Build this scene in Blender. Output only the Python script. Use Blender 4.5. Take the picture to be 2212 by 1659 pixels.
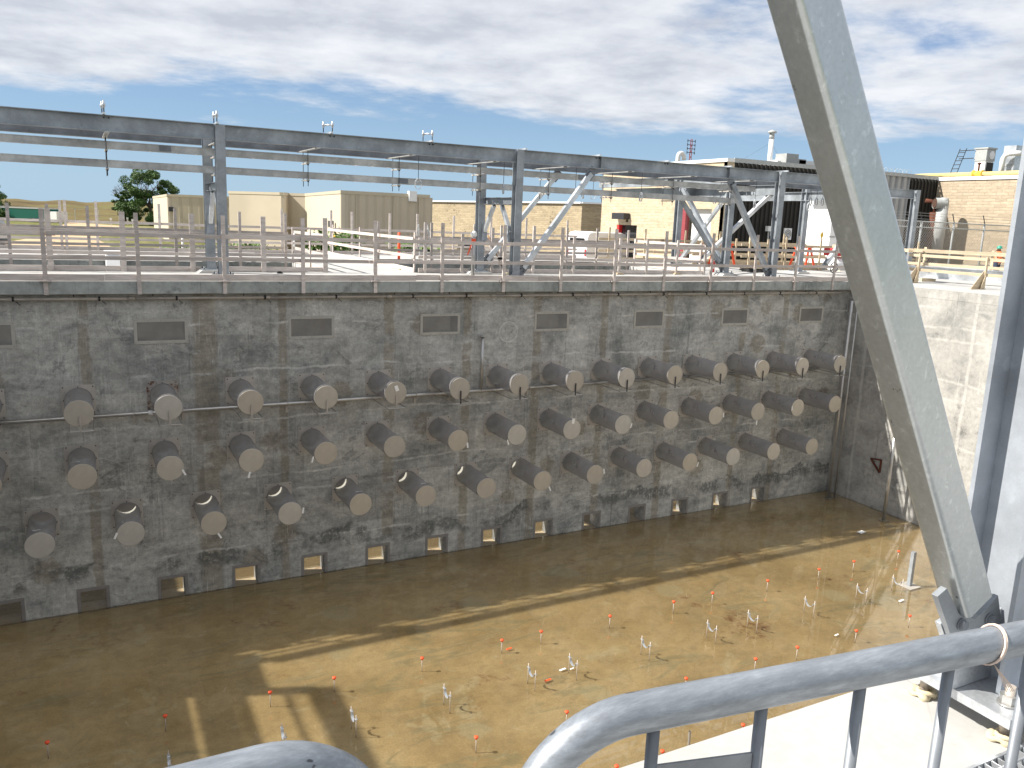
import bpy, bmesh, math, random
from mathutils import Vector, Matrix
from math import sin, cos, pi, radians
random.seed(7)
D = bpy.data
for o in list(D.objects): D.objects.remove(o)
scn = bpy.context.scene
COL = scn.collection

# ---------------------------------------------------------------- camera
H = 1.667                                  # eye height above the deck (deck top is z = 0)
YAW, PITCH, ROLL, FPX = 0.4870, 0.1972, 0.0393, 1773.59
PX0, PY0 = 1106.0, 829.5
cy_, sy_, cp_, sp_, cr_, sr_ = cos(YAW), sin(YAW), cos(PITCH), sin(PITCH), cos(ROLL), sin(ROLL)
FWD = Vector((sy_*cp_, cy_*cp_, -sp_))
RT0 = Vector((cy_, -sy_, 0)); UP0 = RT0.cross(FWD)
RT = RT0*cr_ + UP0*sr_
UP = -RT0*sr_ + UP0*cr_
CAMP = Vector((0, 0, H))
cam = D.cameras.new('camera'); camo = D.objects.new('camera', cam); COL.objects.link(camo)
cam.sensor_width = 36; cam.lens = FPX/2212*36; cam.clip_start = 0.05; cam.clip_end = 6000
M = Matrix((RT, UP, -FWD)).transposed().to_4x4(); M.translation = CAMP
camo.matrix_world = M
scn.camera = camo

# survey helpers: sight lines of the camera position meeting a known plane of the site
def ray(px, py): return RT*((px-PX0)/FPX) - UP*((py-PY0)/FPX) + FWD
def onz(px, py, z): v = ray(px, py); return CAMP + v*((z-H)/v.z)
def ony(px, py, y): v = ray(px, py); return CAMP + v*(y/v.y)
def onx(px, py, x): v = ray(px, py); return CAMP + v*(x/v.x)
def ond(px, py, d): return CAMP + ray(px, py)*d
def zz(sx, sy, w, x, y, ow=2212): k = w/ow; return ((sx+k*x)*0.548611, (sy+k*y)*0.548611)

# ---------------------------------------------------------------- sun, sky
SAZ, SEL = radians(20.6), radians(42.4)
SUN = Vector((-cos(SAZ)*cos(SEL), sin(SAZ)*cos(SEL), sin(SEL)))
sl = D.lights.new('sun', 'SUN'); sl.energy = 4.3; sl.angle = radians(0.53); sl.color = (1, .955, .88)
so = D.objects.new('sun', sl); COL.objects.link(so); so.rotation_euler = SUN.to_track_quat('Z', 'Y').to_euler()
so.location = (0, 0, 60)
scn.view_settings.view_transform = 'Standard'; scn.view_settings.look = 'None'
scn.view_settings.exposure = 1.0; scn.view_settings.gamma = 1
scn.render.resolution_x, scn.render.resolution_y = 1024, 768

def build_world():
    w = D.worlds.new('World'); scn.world = w; w.use_nodes = True
    n = w.node_tree.nodes; l = w.node_tree.links; n.clear()
    out = n.new('ShaderNodeOutputWorld'); bg = n.new('ShaderNodeBackground')
    sky = n.new('ShaderNodeTexSky'); sky.sky_type = 'NISHITA'; sky.sun_disc = False
    sky.sun_elevation = SEL; sky.sun_rotation = math.atan2(SUN.x, SUN.y)
    sky.air_density = 1.0; sky.dust_density = 0.15; sky.ozone_density = 1.0; sky.altitude = 250
    tc = n.new('ShaderNodeTexCoord'); sep = n.new('ShaderNodeSeparateXYZ'); l.new(tc.outputs['Generated'], sep.inputs[0])
    def m(op, a, b=None, c=None, clamp=False):
        q = n.new('ShaderNodeMath'); q.operation = op; q.use_clamp = clamp
        for i, v in enumerate((a, b, c)):
            if v is None: continue
            if isinstance(v, (int, float)): q.inputs[i].default_value = v
            else: l.new(v, q.inputs[i])
        return q.outputs[0]
    zc = m('ADD', m('MAXIMUM', sep.outputs[2], -0.02), 0.10)
    u = m('DIVIDE', sep.outputs[0], zc); v = m('DIVIDE', sep.outputs[1], zc)
    cmb = n.new('ShaderNodeCombineXYZ'); l.new(u, cmb.inputs[0]); l.new(v, cmb.inputs[1])
    def noise(scale, det, rough, off, sx=1, sy=1, rot=0, dist=0.0):
        mp = n.new('ShaderNodeMapping'); mp.inputs['Location'].default_value = (off, off*.7, 0)
        mp.inputs['Scale'].default_value = (sx, sy, 1); mp.inputs['Rotation'].default_value = (0, 0, rot)
        l.new(cmb.outputs[0], mp.inputs[0])
        t = n.new('ShaderNodeTexNoise'); t.noise_dimensions = '2D'
        t.inputs['Scale'].default_value = scale; t.inputs['Detail'].default_value = det
        t.inputs['Roughness'].default_value = rough; t.inputs['Distortion'].default_value = dist
        l.new(mp.outputs[0], t.inputs[0]); return t.outputs[0]
    r = m('SQRT', m('ADD', m('MULTIPLY', u, u), m('MULTIPLY', v, v)))
    big = noise(.55, 3, .5, 13.1, 1, 1, 0.3)
    mid = noise(1.7, 9, .6, 4.0, .9, 1.15, -0.5)
    fine = noise(5.5, 8, .62, 9.0)
    # cover: solid bank overhead that breaks up towards the horizon
    edge = m('MULTIPLY', m('SUBTRACT', 4.72, r), .75)
    cov = m('ADD', m('ADD', m('MULTIPLY', m('SUBTRACT', big, .5), 2.1), m('MULTIPLY', m('SUBTRACT', mid, .5), 1.5)),
            m('MINIMUM', edge, .50))
    cov = m('ADD', cov, m('MULTIPLY', m('SUBTRACT', fine, .5), .35))
    mr = n.new('ShaderNodeMapRange'); mr.interpolation_type = 'SMOOTHSTEP'
    l.new(cov, mr.inputs[0]); mr.inputs[1].default_value = -.20; mr.inputs[2].default_value = .48
    mask = m('MULTIPLY', mr.outputs[0], .93)
    # shade inside the cloud bank
    sh = m('ADD', m('MULTIPLY', noise(2.6, 10, .58, 21.0, 1, 1, .2), .75), m('MULTIPLY', big, .4))
    rp = n.new('ShaderNodeValToRGB'); l.new(sh, rp.inputs[0])
    e = rp.color_ramp.elements; e[0].position = .40; e[0].color = (.96, .97, 1.0, 1); e[1].position = .76; e[1].color = (.62, .65, .72, 1)
    e2 = rp.color_ramp.elements.new(.56); e2.color = (.82, .85, .90, 1)
    cl = n.new('ShaderNodeVectorMath'); cl.operation = 'SCALE'; l.new(rp.outputs[0], cl.inputs[0]); 
    up = n.new('ShaderNodeMapRange'); up.interpolation_type = 'SMOOTHSTEP'; l.new(sep.outputs[2], up.inputs[0])
    up.inputs[1].default_value = .3; up.inputs[2].default_value = .75; up.inputs[3].default_value = CLOUD; up.inputs[4].default_value = CLOUD*CLOUDTOP
    l.new(up.outputs[0], cl.inputs['Scale'])
    hz = n.new('ShaderNodeMapRange'); hz.interpolation_type = 'SMOOTHSTEP'; l.new(sep.outputs[2], hz.inputs[0])
    hz.inputs[1].default_value = -.02; hz.inputs[2].default_value = .20; hz.inputs[3].default_value = .85; hz.inputs[4].default_value = .25
    tint = n.new('ShaderNodeVectorMath'); tint.operation = 'MULTIPLY'; l.new(sky.outputs[0], tint.inputs[0]); tint.inputs[1].default_value = (.40*SKYK, .50*SKYK, .68*SKYK)
    sk = n.new('ShaderNodeMix'); sk.data_type = 'RGBA'; l.new(hz.outputs[0], sk.inputs[0]); l.new(tint.outputs[0], sk.inputs[6]); sk.inputs[7].default_value = (2.2, 3.15, 4.1, 1)
    mx = n.new('ShaderNodeMix'); mx.data_type = 'RGBA'; l.new(mask, mx.inputs[0]); l.new(sk.outputs[2], mx.inputs[6]); l.new(cl.outputs[0], mx.inputs[7])
    l.new(mx.outputs[2], bg.inputs[0]); bg.inputs[1].default_value = 0.1; l.new(bg.outputs[0], out.inputs[0])
CLOUD, CLOUDTOP, SKYK = 5.0, 1.05, 0.8
build_world()

# ---------------------------------------------------------------- objects
def tag(o, label=None, cat=None, group=None, kind=None):
    if label: o['label'] = label
    if cat: o['category'] = cat
    if group: o['group'] = group
    if kind: o['kind'] = kind
    return o
def empty(name, loc, label, cat, group=None, rz=0):
    o = D.objects.new(name, None); COL.objects.link(o); o.location = loc; o.rotation_euler.z = rz
    o.empty_display_size = .2
    return tag(o, label, cat, group)
def wloc(o):
    p = Vector((0, 0, 0))
    while o: p += o.location; o = o.parent
    return p
def dup(root, loc, label=None, group=None, rz=None):
    r = root.copy(); COL.objects.link(r); r.location = loc
    if rz is not None: r.rotation_euler.z = rz
    if label: r['label'] = label
    if group: r['group'] = group
    for ch in list(root.children):
        c = ch.copy(); COL.objects.link(c); c.parent = r
        for g in ch.children:
            d = g.copy(); COL.objects.link(d); d.parent = c
    return r

class MB:
    def __init__(s): s.v = []; s.f = []; s.sm = []
    def add(s, vs, fs, smooth=False):
        b = len(s.v); s.v += [tuple(v) for v in vs]; s.f += [tuple(i+b for i in f) for f in fs]; s.sm += [smooth]*len(fs)
        return s
    def box(s, x0, x1, y0, y1, z0, z1):
        vs = [(x, y, z) for z in (z0, z1) for y in (y0, y1) for x in (x0, x1)]
        return s.add(vs, [(0, 2, 3, 1), (4, 5, 7, 6), (0, 1, 5, 4), (2, 6, 7, 3), (0, 4, 6, 2), (1, 3, 7, 5)])
    def prism(s, poly, axis, a0, a1):
        """poly: 2-D outline extruded along axis 0/1/2 from a0 to a1 (the other two axes in order)"""
        n = len(poly)
        def mk(p, a):
            q = list(p); q.insert(axis, a); return tuple(q)
        vs = [mk(p, a0) for p in poly] + [mk(p, a1) for p in poly]
        fs = [tuple(range(n)), tuple(range(2*n-1, n-1, -1))] + [(i, i+n, (i+1) % n+n, (i+1) % n) for i in range(n)]
        return s.add(vs, fs)
    def sweep(s, p0, p1, prof, side=None, smooth=False, caps=True):
        """profile (u,v) swept from p0 to p1; u along 'side', v along the other normal"""
        p0, p1 = Vector(p0), Vector(p1); d = (p1-p0).normalized()
        if side is None: side = Vector((0, 0, 1)).cross(d) if abs(d.z) < .99 else Vector((1, 0, 0))
        side = Vector(side); side = (side - d*side.dot(d)).normalized(); w = d.cross(side)
        n = len(prof)
        vs = [p0+side*a+w*b for a, b in prof] + [p1+side*a+w*b for a, b in prof]
        fs = [(i, (i+1) % n, (i+1) % n+n, i+n) for i in range(n)]
        s.add(vs, fs, smooth)
        if caps:
            b = len(s.v)-2*n; s.f += [tuple(b+i for i in range(n-1, -1, -1)), tuple(b+n+i for i in range(n))]; s.sm += [False, False]
        return s
    def bar(s, p0, p1, w, h, side=None):
        return s.sweep(p0, p1, [(-w/2, -h/2), (w/2, -h/2), (w/2, h/2), (-w/2, h/2)], side)
    def tube(s, p0, p1, r, n=12, r1=None, caps=True):
        p0, p1 = Vector(p0), Vector(p1); d = (p1-p0).normalized()
        a = d.orthogonal().normalized(); b = d.cross(a); r1 = r if r1 is None else r1
        vs = [p0+(a*cos(2*pi*i/n)+b*sin(2*pi*i/n))*r for i in range(n)] + [p1+(a*cos(2*pi*i/n)+b*sin(2*pi*i/n))*r1 for i in range(n)]
        s.add(vs, [(i, (i+1) % n, (i+1) % n+n, i+n) for i in range(n)], n > 6)
        if caps:
            k = len(s.v)-2*n; s.f += [tuple(k+i for i in range(n-1, -1, -1)), tuple(k+n+i for i in range(n))]; s.sm += [False, False]
        return s
    def path(s, pts, r, n=12, closed=False):
        pts = [Vector(p) for p in pts]; m = len(pts); k = len(s.v); a = None
        for i, p in enumerate(pts):
            if closed: d = (pts[(i+1) % m]-pts[i-1]).normalized()
            else: d = (pts[min(i+1, m-1)]-pts[max(i-1, 0)]).normalized()
            if a is None: a = d.orthogonal().normalized()
            a = (a-d*a.dot(d)).normalized(); b = d.cross(a)
            rr = r[i] if isinstance(r, (list, tuple)) else r
            s.v += [tuple(p+(a*cos(2*pi*j/n)+b*sin(2*pi*j/n))*rr) for j in range(n)]
        for i in range(m if closed else m-1):
            i2 = (i+1) % m
            for j in range(n):
                s.f.append((k+i*n+j, k+i*n+(j+1) % n, k+i2*n+(j+1) % n, k+i2*n+j)); s.sm.append(True)
        if not closed:
            s.f += [tuple(k+j for j in range(n-1, -1, -1)), tuple(k+(m-1)*n+j for j in range(n))]; s.sm += [False, False]
        return s
    def lathe(s, c, prof, n=20, axis=2, caps=True):
        """prof: (radius, height) pairs round the axis through c"""
        c = Vector(c); k = len(s.v); m = len(prof)
        for r, h in prof:
            for j in range(n):
                q = [r*cos(2*pi*j/n), r*sin(2*pi*j/n)]; q.insert(axis, h); s.v.append(tuple(c+Vector(q)))
        for i in range(m-1):
            for j in range(n):
                s.f.append((k+i*n+j, k+i*n+(j+1) % n, k+(i+1)*n+(j+1) % n, k+(i+1)*n+j)); s.sm.append(True)
        if caps: s.f += [tuple(k+j for j in range(n-1, -1, -1)), tuple(k+(m-1)*n+j for j in range(n))]; s.sm += [False, False]
        return s
    def ibeam(s, p0, p1, depth, bf, tf, tw, up=(0, 0, 1)):
        """I-section: web plane contains 'up'"""
        d, f, t, w = depth/2, bf/2, tf, tw/2
        pr = [(-d, -f), (-d, f), (-d+t, f), (-d+t, w), (d-t, w), (d-t, f), (d, f), (d, -f), (d-t, -f), (d-t, -w), (-d+t, -w), (-d+t, -f)]
        return s.sweep(p0, p1, pr, up, caps=True)
    def build(s, name, mat, parent=None, label=None, bevel=0):
        me = D.meshes.new(name); off = wloc(parent) if parent else Vector((0, 0, 0))
        me.from_pydata([tuple(Vector(v)-off) for v in s.v], [], s.f)
        me.polygons.foreach_set('use_smooth', s.sm)
        bm = bmesh.new(); bm.from_mesh(me); bmesh.ops.recalc_face_normals(bm, faces=bm.faces); bm.to_mesh(me); bm.free()
        me.update()
        o = D.objects.new(name, me); COL.objects.link(o); o.parent = parent
        me.materials.append(mat)
        if bevel:
            b = o.modifiers.new('bevel', 'BEVEL'); b.width = bevel; b.segments = 2; b.limit_method = 'ANGLE'
        if label: o['label'] = label
        return o

def holed_plate(name, outline, holes, z0, z1, mapf, mat, parent=None):
    """flat plate (2-D outline with holes, each a list of points) given thickness, placed by mapf(u,v,w)"""
    cu = D.curves.new(name, 'CURVE'); cu.dimensions = '2D'; cu.fill_mode = 'BOTH'
    for pts in [outline]+holes:
        sp = cu.splines.new('POLY'); sp.points.add(len(pts)-1); sp.use_cyclic_u = True
        for q, p in zip(sp.points, pts): q.co = (p[0], p[1], 0, 1)
    cu.extrude = .5
    co = D.objects.new(name, cu); COL.objects.link(co)
    dg = bpy.context.evaluated_depsgraph_get(); me = D.meshes.new_from_object(co.evaluated_get(dg))
    D.objects.remove(co); D.curves.remove(cu)
    off = wloc(parent) if parent else Vector((0, 0, 0))
    for v in me.vertices:
        w = z0 if v.co.z < 0 else z1
        v.co = Vector(mapf(v.co.x, v.co.y, w))-off
    bm = bmesh.new(); bm.from_mesh(me); bmesh.ops.remove_doubles(bm, verts=bm.verts, dist=1e-5)
    bmesh.ops.recalc_face_normals(bm, faces=bm.faces); bm.to_mesh(me); bm.free()
    o = D.objects.new(name, me); COL.objects.link(o); me.materials.clear(); me.materials.append(mat); o.parent = parent
    return o
def rect(x0, x1, y0, y1): return [(x0, y0), (x1, y0), (x1, y1), (x0, y1)]
def circ(x, y, r, n=40): return [(x+r*cos(2*pi*i/n), y+r*sin(2*pi*i/n)) for i in range(n)]
def text_mesh(body, size, mat, parent, origin, xdir, updir, name='lettering', depth=.004):
    cu = D.curves.new('t', 'FONT'); cu.body = body; cu.size = size; cu.extrude = depth; cu.align_x = 'CENTER'; cu.align_y = 'CENTER'
    co = D.objects.new('t', cu); COL.objects.link(co)
    dg = bpy.context.evaluated_depsgraph_get(); me = D.meshes.new_from_object(co.evaluated_get(dg)); D.objects.remove(co)
    X = Vector(xdir).normalized(); U = Vector(updir).normalized(); N = X.cross(U); off = wloc(parent)
    for v in me.vertices: v.co = Vector(origin)+X*v.co.x+U*v.co.y+N*v.co.z-off
    o = D.objects.new(name, me); COL.objects.link(o); me.materials.clear(); me.materials.append(mat); o.parent = parent
    return o

# ---------------------------------------------------------------- materials
class NT:
    def __init__(s, name):
        s.mt = D.materials.new(name); s.mt.use_nodes = True; s.n = s.mt.node_tree.nodes; s.l = s.mt.node_tree.links
        s.b = s.n['Principled BSDF']; s.out = s.n['Material Output']
        s.tc = s.n.new('ShaderNodeTexCoord').outputs['Object']
    def lk(s, a, b): s.l.new(a, b)
    def val(s, sock, v):
        if isinstance(v, (int, float)): sock.default_value = v
        elif isinstance(v, tuple): sock.default_value = v+((1,) if len(v) == 3 and sock.type == 'RGBA' else ())
        else: s.l.new(v, sock)
    def m(s, op, a, b=None, c=None, clamp=False):
        q = s.n.new('ShaderNodeMath'); q.operation = op; q.use_clamp = clamp
        for i, v in enumerate((a, b, c)):
            if v is not None: s.val(q.inputs[i], v)
        return q.outputs[0]
    def mp(s, sc=(1, 1, 1), loc=(0, 0, 0), rot=(0, 0, 0), src=None):
        q = s.n.new('ShaderNodeMapping'); q.inputs['Scale'].default_value = sc; q.inputs['Location'].default_value = loc
        q.inputs['Rotation'].default_value = rot; s.l.new(src or s.tc, q.inputs[0]); return q.outputs[0]
    def noise(s, scale, det=5, rough=.55, vec=None, dist=0, col=False):
        q = s.n.new('ShaderNodeTexNoise'); q.inputs['Scale'].default_value = scale; q.inputs['Detail'].default_value = det
        q.inputs['Roughness'].default_value = rough; q.inputs['Distortion'].default_value = dist
        s.l.new(vec if vec is not None else s.tc, q.inputs[0]); return q.outputs[1 if col else 0]
    def vor(s, scale, vec=None, feat='F1', out=0):
        q = s.n.new('ShaderNodeTexVoronoi'); q.feature = feat; q.inputs['Scale'].default_value = scale
        s.l.new(vec if vec is not None else s.tc, q.inputs[0]); return q.outputs[out]
    def ramp(s, fac, stops, interp='LINEAR'):
        q = s.n.new('ShaderNodeValToRGB'); s.l.new(fac, q.inputs[0]); e = q.color_ramp.elements; q.color_ramp.interpolation = interp
        while len(e) > 1: e.remove(e[-1])
        for i, (p, c) in enumerate(stops):
            if isinstance(c, (int, float)): c = (c, c, c)
            k = e[0] if i == 0 else e.new(p)
            k.position = p; k.color = tuple(c)+(1,)
        return q.outputs[0]
    def sstep(s, v, a, b):
        q = s.n.new('ShaderNodeMapRange'); q.interpolation_type = 'SMOOTHSTEP'; s.val(q.inputs[0], v)
        q.inputs[1].default_value = a; q.inputs[2].default_value = b; return q.outputs[0]
    def mix(s, f, a, b, mode='MIX'):
        q = s.n.new('ShaderNodeMix'); q.data_type = 'RGBA'; q.blend_type = mode; s.val(q.inputs[0], f); s.val(q.inputs[6], a); s.val(q.inputs[7], b)
        return q.outputs[2]
    def xyz(s, src=None):
        q = s.n.new('ShaderNodeSeparateXYZ'); s.l.new(src or s.tc, q.inputs[0]); return q.outputs
    def rnd(s):
        return s.n.new('ShaderNodeObjectInfo').outputs['Random']
    def bump(s, h, strength=.3, dist=.02):
        q = s.n.new('ShaderNodeBump'); q.inputs['Strength'].default_value = strength; q.inputs['Distance'].default_value = dist
        s.l.new(h, q.inputs['Height']); s.l.new(q.outputs[0], s.b.inputs['Normal']); return q
    def set(s, col=None, rough=None, metal=None, spec=None):
        if col is not None: s.val(s.b.inputs['Base Color'], col)
        if rough is not None: s.val(s.b.inputs['Roughness'], rough)
        if metal is not None: s.val(s.b.inputs['Metallic'], metal)
        if spec is not None: s.val(s.b.inputs['Specular IOR Level'], spec)
        return s.mt
def plain(name, c, rough=.6, metal=0, var=.12, scale=6, spec=.4):
    t = NT(name); n = t.noise(scale, 6, .6)
    f = t.ramp(n, [(.3, 1-var), (.7, 1+var*.4)])
    t.set(t.mix(1, tuple(c), f, 'MULTIPLY'), rough, metal, spec); return t.mt

def mat_pitwall(name, base, dark, streak, warm, lighter=1.0):
    t = NT(name); X, Y, Z = t.xyz()
    # formwork panels
    pn = t.noise(.55, 3, .5, t.mp((1, 1, .8))); big = t.noise(.9, 9, .68, t.mp((1, 1, 1.1), (3, 1, 2)), .4)
    fine = t.noise(7, 8, .7); gr = t.noise(38, 4, .7)
    col = t.ramp(big, [(.34, dark), (.5, base), (.68, tuple(min(1, c*1.28) for c in base))])
    # dark speckled mould
    sp = t.m('MULTIPLY', t.sstep(t.noise(3.2, 10, .78, t.mp((1, 1, 1), (8, 2, 5))), .52, .66), t.sstep(pn, .45, .62))
    col = t.mix(t.m('MULTIPLY', sp, .62), col, tuple(c*.36 for c in dark))
    # runs of water, vertical
    v = t.noise(3.0, 6, .7, t.mp((2.6, 2.6, .16))); runs = t.m('MULTIPLY', t.sstep(v, .54, .7), t.sstep(t.noise(.8, 3, .5), .45, .6))
    col = t.mix(t.m('MULTIPLY', runs, .55), col, streak)
    v2 = t.noise(2.3, 6, .75, t.mp((3.2, 3.2, .12), (5, 5, 1))); col = t.mix(t.m('MULTIPLY', t.sstep(v2, .57, .7), .5), col, tuple(c*.5 for c in dark))
    return t, X, Y, Z, col, big, fine, gr, warm
def mat_farwall():
    t, X, Y, Z, col, big, fine, gr, warm = mat_pitwall('far_wall_concrete', (.42, .415, .385), (.25, .26, .25), (.60, .59, .55), (.29, .26, .205))
    # patched vertical joints
    wob = t.m('MULTIPLY', t.m('SUBTRACT', t.noise(1.7, 6, .7), .5), .22)
    jx = None
    for xp, w in ((0.0, .11), (2.55, .26), (4.38, .10), (7.16, .14), (9.43, .12), (11.65, .13), (13.96, .12), (16.4, .13), (19.54, .11), (21.4, .12), (-2.3, .14)):
        dd = t.m('ABSOLUTE', t.m('SUBTRACT', t.m('ADD', X, wob), xp))
        b = t.m('SUBTRACT', 1, t.sstep(dd, w*.8, w*1.25))
        jx = b if jx is None else t.m('MAXIMUM', jx, b)
    brk = t.sstep(t.noise(.7, 4, .6, t.mp((.3, 1, 1.4), (2, 0, 4))), .34, .46)
    jn = t.m('MULTIPLY', jx, brk)
    col = t.mix(t.m('MULTIPLY', jn, .7), col, warm)
    # round damp stains (tie holes, old pipe marks)
    vd = t.vor(.62, t.mp((1, 0, 1), (4.2, 0, .7))); st = t.m('SUBTRACT', 1, t.sstep(t.m('ADD', vd, t.m('MULTIPLY', t.m('SUBTRACT', fine, .5), .25)), .16, .24))
    col = t.mix(t.m('MULTIPLY', st, .55), col, (.24, .205, .15))
    vd2 = t.vor(.5, t.mp((1, 0, 1), (9.2, 0, 3.1))); st2 = t.m('SUBTRACT', 1, t.sstep(t.m('ADD', vd2, t.m('MULTIPLY', t.m('SUBTRACT', t.noise(5, 5, .7), .5), .4)), .14, .2))
    col = t.mix(t.m('MULTIPLY', st2, .6), col, (.46, .45, .41))
    # lift lines with white lime
    ln = None
    for zp in (-1.05, -2.2, -3.45, -4.9, -5.35, -6.75):
        zl = t.m('ADD', Z, t.m('MULTIPLY', t.m('SUBTRACT', t.noise(.45, 5, .6, t.mp((1, 1, .1), (zp, 0, 0))), .5), .5))
        dz = t.m('ABSOLUTE', t.m('SUBTRACT', zl, zp)); b = t.m('SUBTRACT', 1, t.sstep(dz, .008, .045))
        ln = b if ln is None else t.m('MAXIMUM', ln, b)
    ln = t.m('MULTIPLY', ln, t.sstep(t.noise(1.1, 4, .6, t.mp((1, 1, .4), (0, 0, 9))), .46, .58))
    col = t.mix(t.m('MULTIPLY', ln, .8), col, (.60, .59, .55))
    lime = t.m('MULTIPLY', t.sstep(t.noise(1.5, 9, .75, t.mp((.7, 1, 1.7), (1, 7, 3)), .8), .6, .68), .55)
    col = t.mix(lime, col, (.52, .51, .47))
    # dark mottled band above the water, fine white drip lines, crisp grout smears
    bl = t.m('ADD', Z, t.m('MULTIPLY', t.m('SUBTRACT', t.noise(.6, 6, .65, t.mp((1, 1, .2), (0, 0, 5))), .5), 1.5))
    bd = t.m('MULTIPLY', t.m('MULTIPLY', t.sstep(bl, -7.25, -7.0), t.m('SUBTRACT', 1, t.sstep(bl, -6.75, -6.68))), t.sstep(t.noise(1.1, 5, .6, t.mp((1, 1, 1), (7, 7, 7))), .42, .54))
    col = t.mix(t.m('MULTIPLY', bd, t.m('MULTIPLY', t.sstep(t.noise(9, 8, .8), .36, .52), .75)), col, (.10, .105, .10))
    dp = t.m('MULTIPLY', t.sstep(t.noise(1.0, 5, .8, t.mp((26, 26, .9))), .56, .62), t.sstep(t.noise(.75, 5, .6, t.mp((1, 1, 1), (11, 1, 6))), .52, .60))
    col = t.mix(t.m('MULTIPLY', dp, .6), col, (.62, .61, .57))
    gs = t.noise(1.25, 10, .72, t.mp((1, 1, 1.6), (17, 3, 8)), 1.0); col = t.mix(t.m('MULTIPLY', t.sstep(gs, .60, .615), .35), col, (.56, .555, .52))
    ds = t.noise(1.05, 10, .72, t.mp((1, 1, 1.5), (5, 13, 2)), .8); col = t.mix(t.m('MULTIPLY', t.sstep(ds, .595, .615), .42), col, (.13, .135, .13))
    # ring mark left by a blanked opening
    dx = t.m('SUBTRACT', X, 10.717); dz = t.m('SUBTRACT', Z, -1.46)
    rr = t.m('SQRT', t.m('ADD', t.m('MULTIPLY', dx, dx), t.m('MULTIPLY', dz, dz)))
    col = t.mix(t.m('MULTIPLY', t.m('SUBTRACT', 1, t.sstep(t.m('ABSOLUTE', t.m('SUBTRACT', rr, .285)), .008, .02)), .75), col, (.62, .62, .58))
    f2 = t.noise(13, 9, .78, t.mp((1, 1, .8), (6, 1, 2))); md = t.noise(2.2, 7, .7, t.mp((.6, 1, 2.2), (9, 4, 4)))
    col = t.mix(1, col, t.ramp(md, [(.32, .80), (.5, .98), (.66, 1.16)]), 'MULTIPLY'); col = t.mix(1, col, t.ramp(fine, [(.3, .80), (.7, 1.12)]), 'MULTIPLY'); col = t.mix(1, col, t.ramp(f2, [(.34, .80), (.52, 1.0), (.66, 1.12)]), 'MULTIPLY')
    wn = t.n.new('ShaderNodeTexWhiteNoise'); wn.noise_dimensions = '2D'; cb = t.n.new('ShaderNodeCombineXYZ'); t.lk(t.m('FLOOR', t.m('DIVIDE', t.m('ADD', X, t.m('MULTIPLY', wob, .3)), 1.22)), cb.inputs[0]); t.lk(t.m('FLOOR', t.m('DIVIDE', t.m('ADD', Z, t.m('MULTIPLY', wob, .3)), 1.31)), cb.inputs[1]); t.lk(cb.outputs[0], wn.inputs[0]); col = t.mix(1, col, t.ramp(wn.outputs[0], [(0, .86), (1, 1.1)]), 'MULTIPLY'); col = t.mix(1, col, t.ramp(gr, [(.35, .86), (.65, 1.08)]), 'MULTIPLY')
    t.set(col, .88, 0, .25); t.bump(t.m('ADD', fine, t.m('MULTIPLY', gr, .5)), .35, .015); return t.mt
def mat_lightwall(name, base, dark):
    t, X, Y, Z, col, big, fine, gr, warm = mat_pitwall(name, base, dark, tuple(min(1, c*1.45) for c in base), (.2, .18, .15))
    ln = None
    for zp in (-.55, -1.15, -1.55, -2.9, -3.45, -4.9, -6.1, -6.9):
        zl = t.m('ADD', Z, t.m('MULTIPLY', t.m('SUBTRACT', t.noise(.5, 5, .6, t.mp((1, 1, .1), (zp, 3, 0))), .5), .4))
        b = t.m('SUBTRACT', 1, t.sstep(t.m('ABSOLUTE', t.m('SUBTRACT', zl, zp)), .012, .06)); ln = b if ln is None else t.m('MAXIMUM', ln, b)
    jy = None
    for yp in (15.75, 19.6, 12.1, 8.4):
        yl = t.m('ADD', Y, t.m('MULTIPLY', t.m('SUBTRACT', t.noise(.9, 5, .6), .5), .18))
        b = t.m('SUBTRACT', 1, t.sstep(t.m('ABSOLUTE', t.m('SUBTRACT', yl, yp)), .03, .07)); jy = b if jy is None else t.m('MAXIMUM', jy, b)
    brk = t.sstep(t.noise(.9, 4, .6, t.mp((1, 1, 1), (4, 4, 4))), .40, .56)
    col = t.mix(t.m('MULTIPLY', t.m('MAXIMUM', t.m('MULTIPLY', ln, brk), jy), .5), col, tuple(min(1, c*1.45) for c in base))
    col = t.mix(1, col, t.ramp(fine, [(.3, .82), (.7, 1.12)]), 'MULTIPLY')
    t.set(col, .9, 0, .2); t.bump(t.m('ADD', fine, t.m('MULTIPLY', gr, .5)), .35, .015); return t.mt
M_FARWALL = mat_farwall()
M_SIDEWALL = mat_lightwall('side_wall_concrete', (.37, .36, .335), (.24, .24, .23))
M_FASCIA = mat_lightwall('fascia_concrete', (.34, .36, .34), (.20, .215, .205))
M_CHAMBER = mat_lightwall('chamber_concrete', (.34, .33, .29), (.22, .22, .20))
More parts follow.
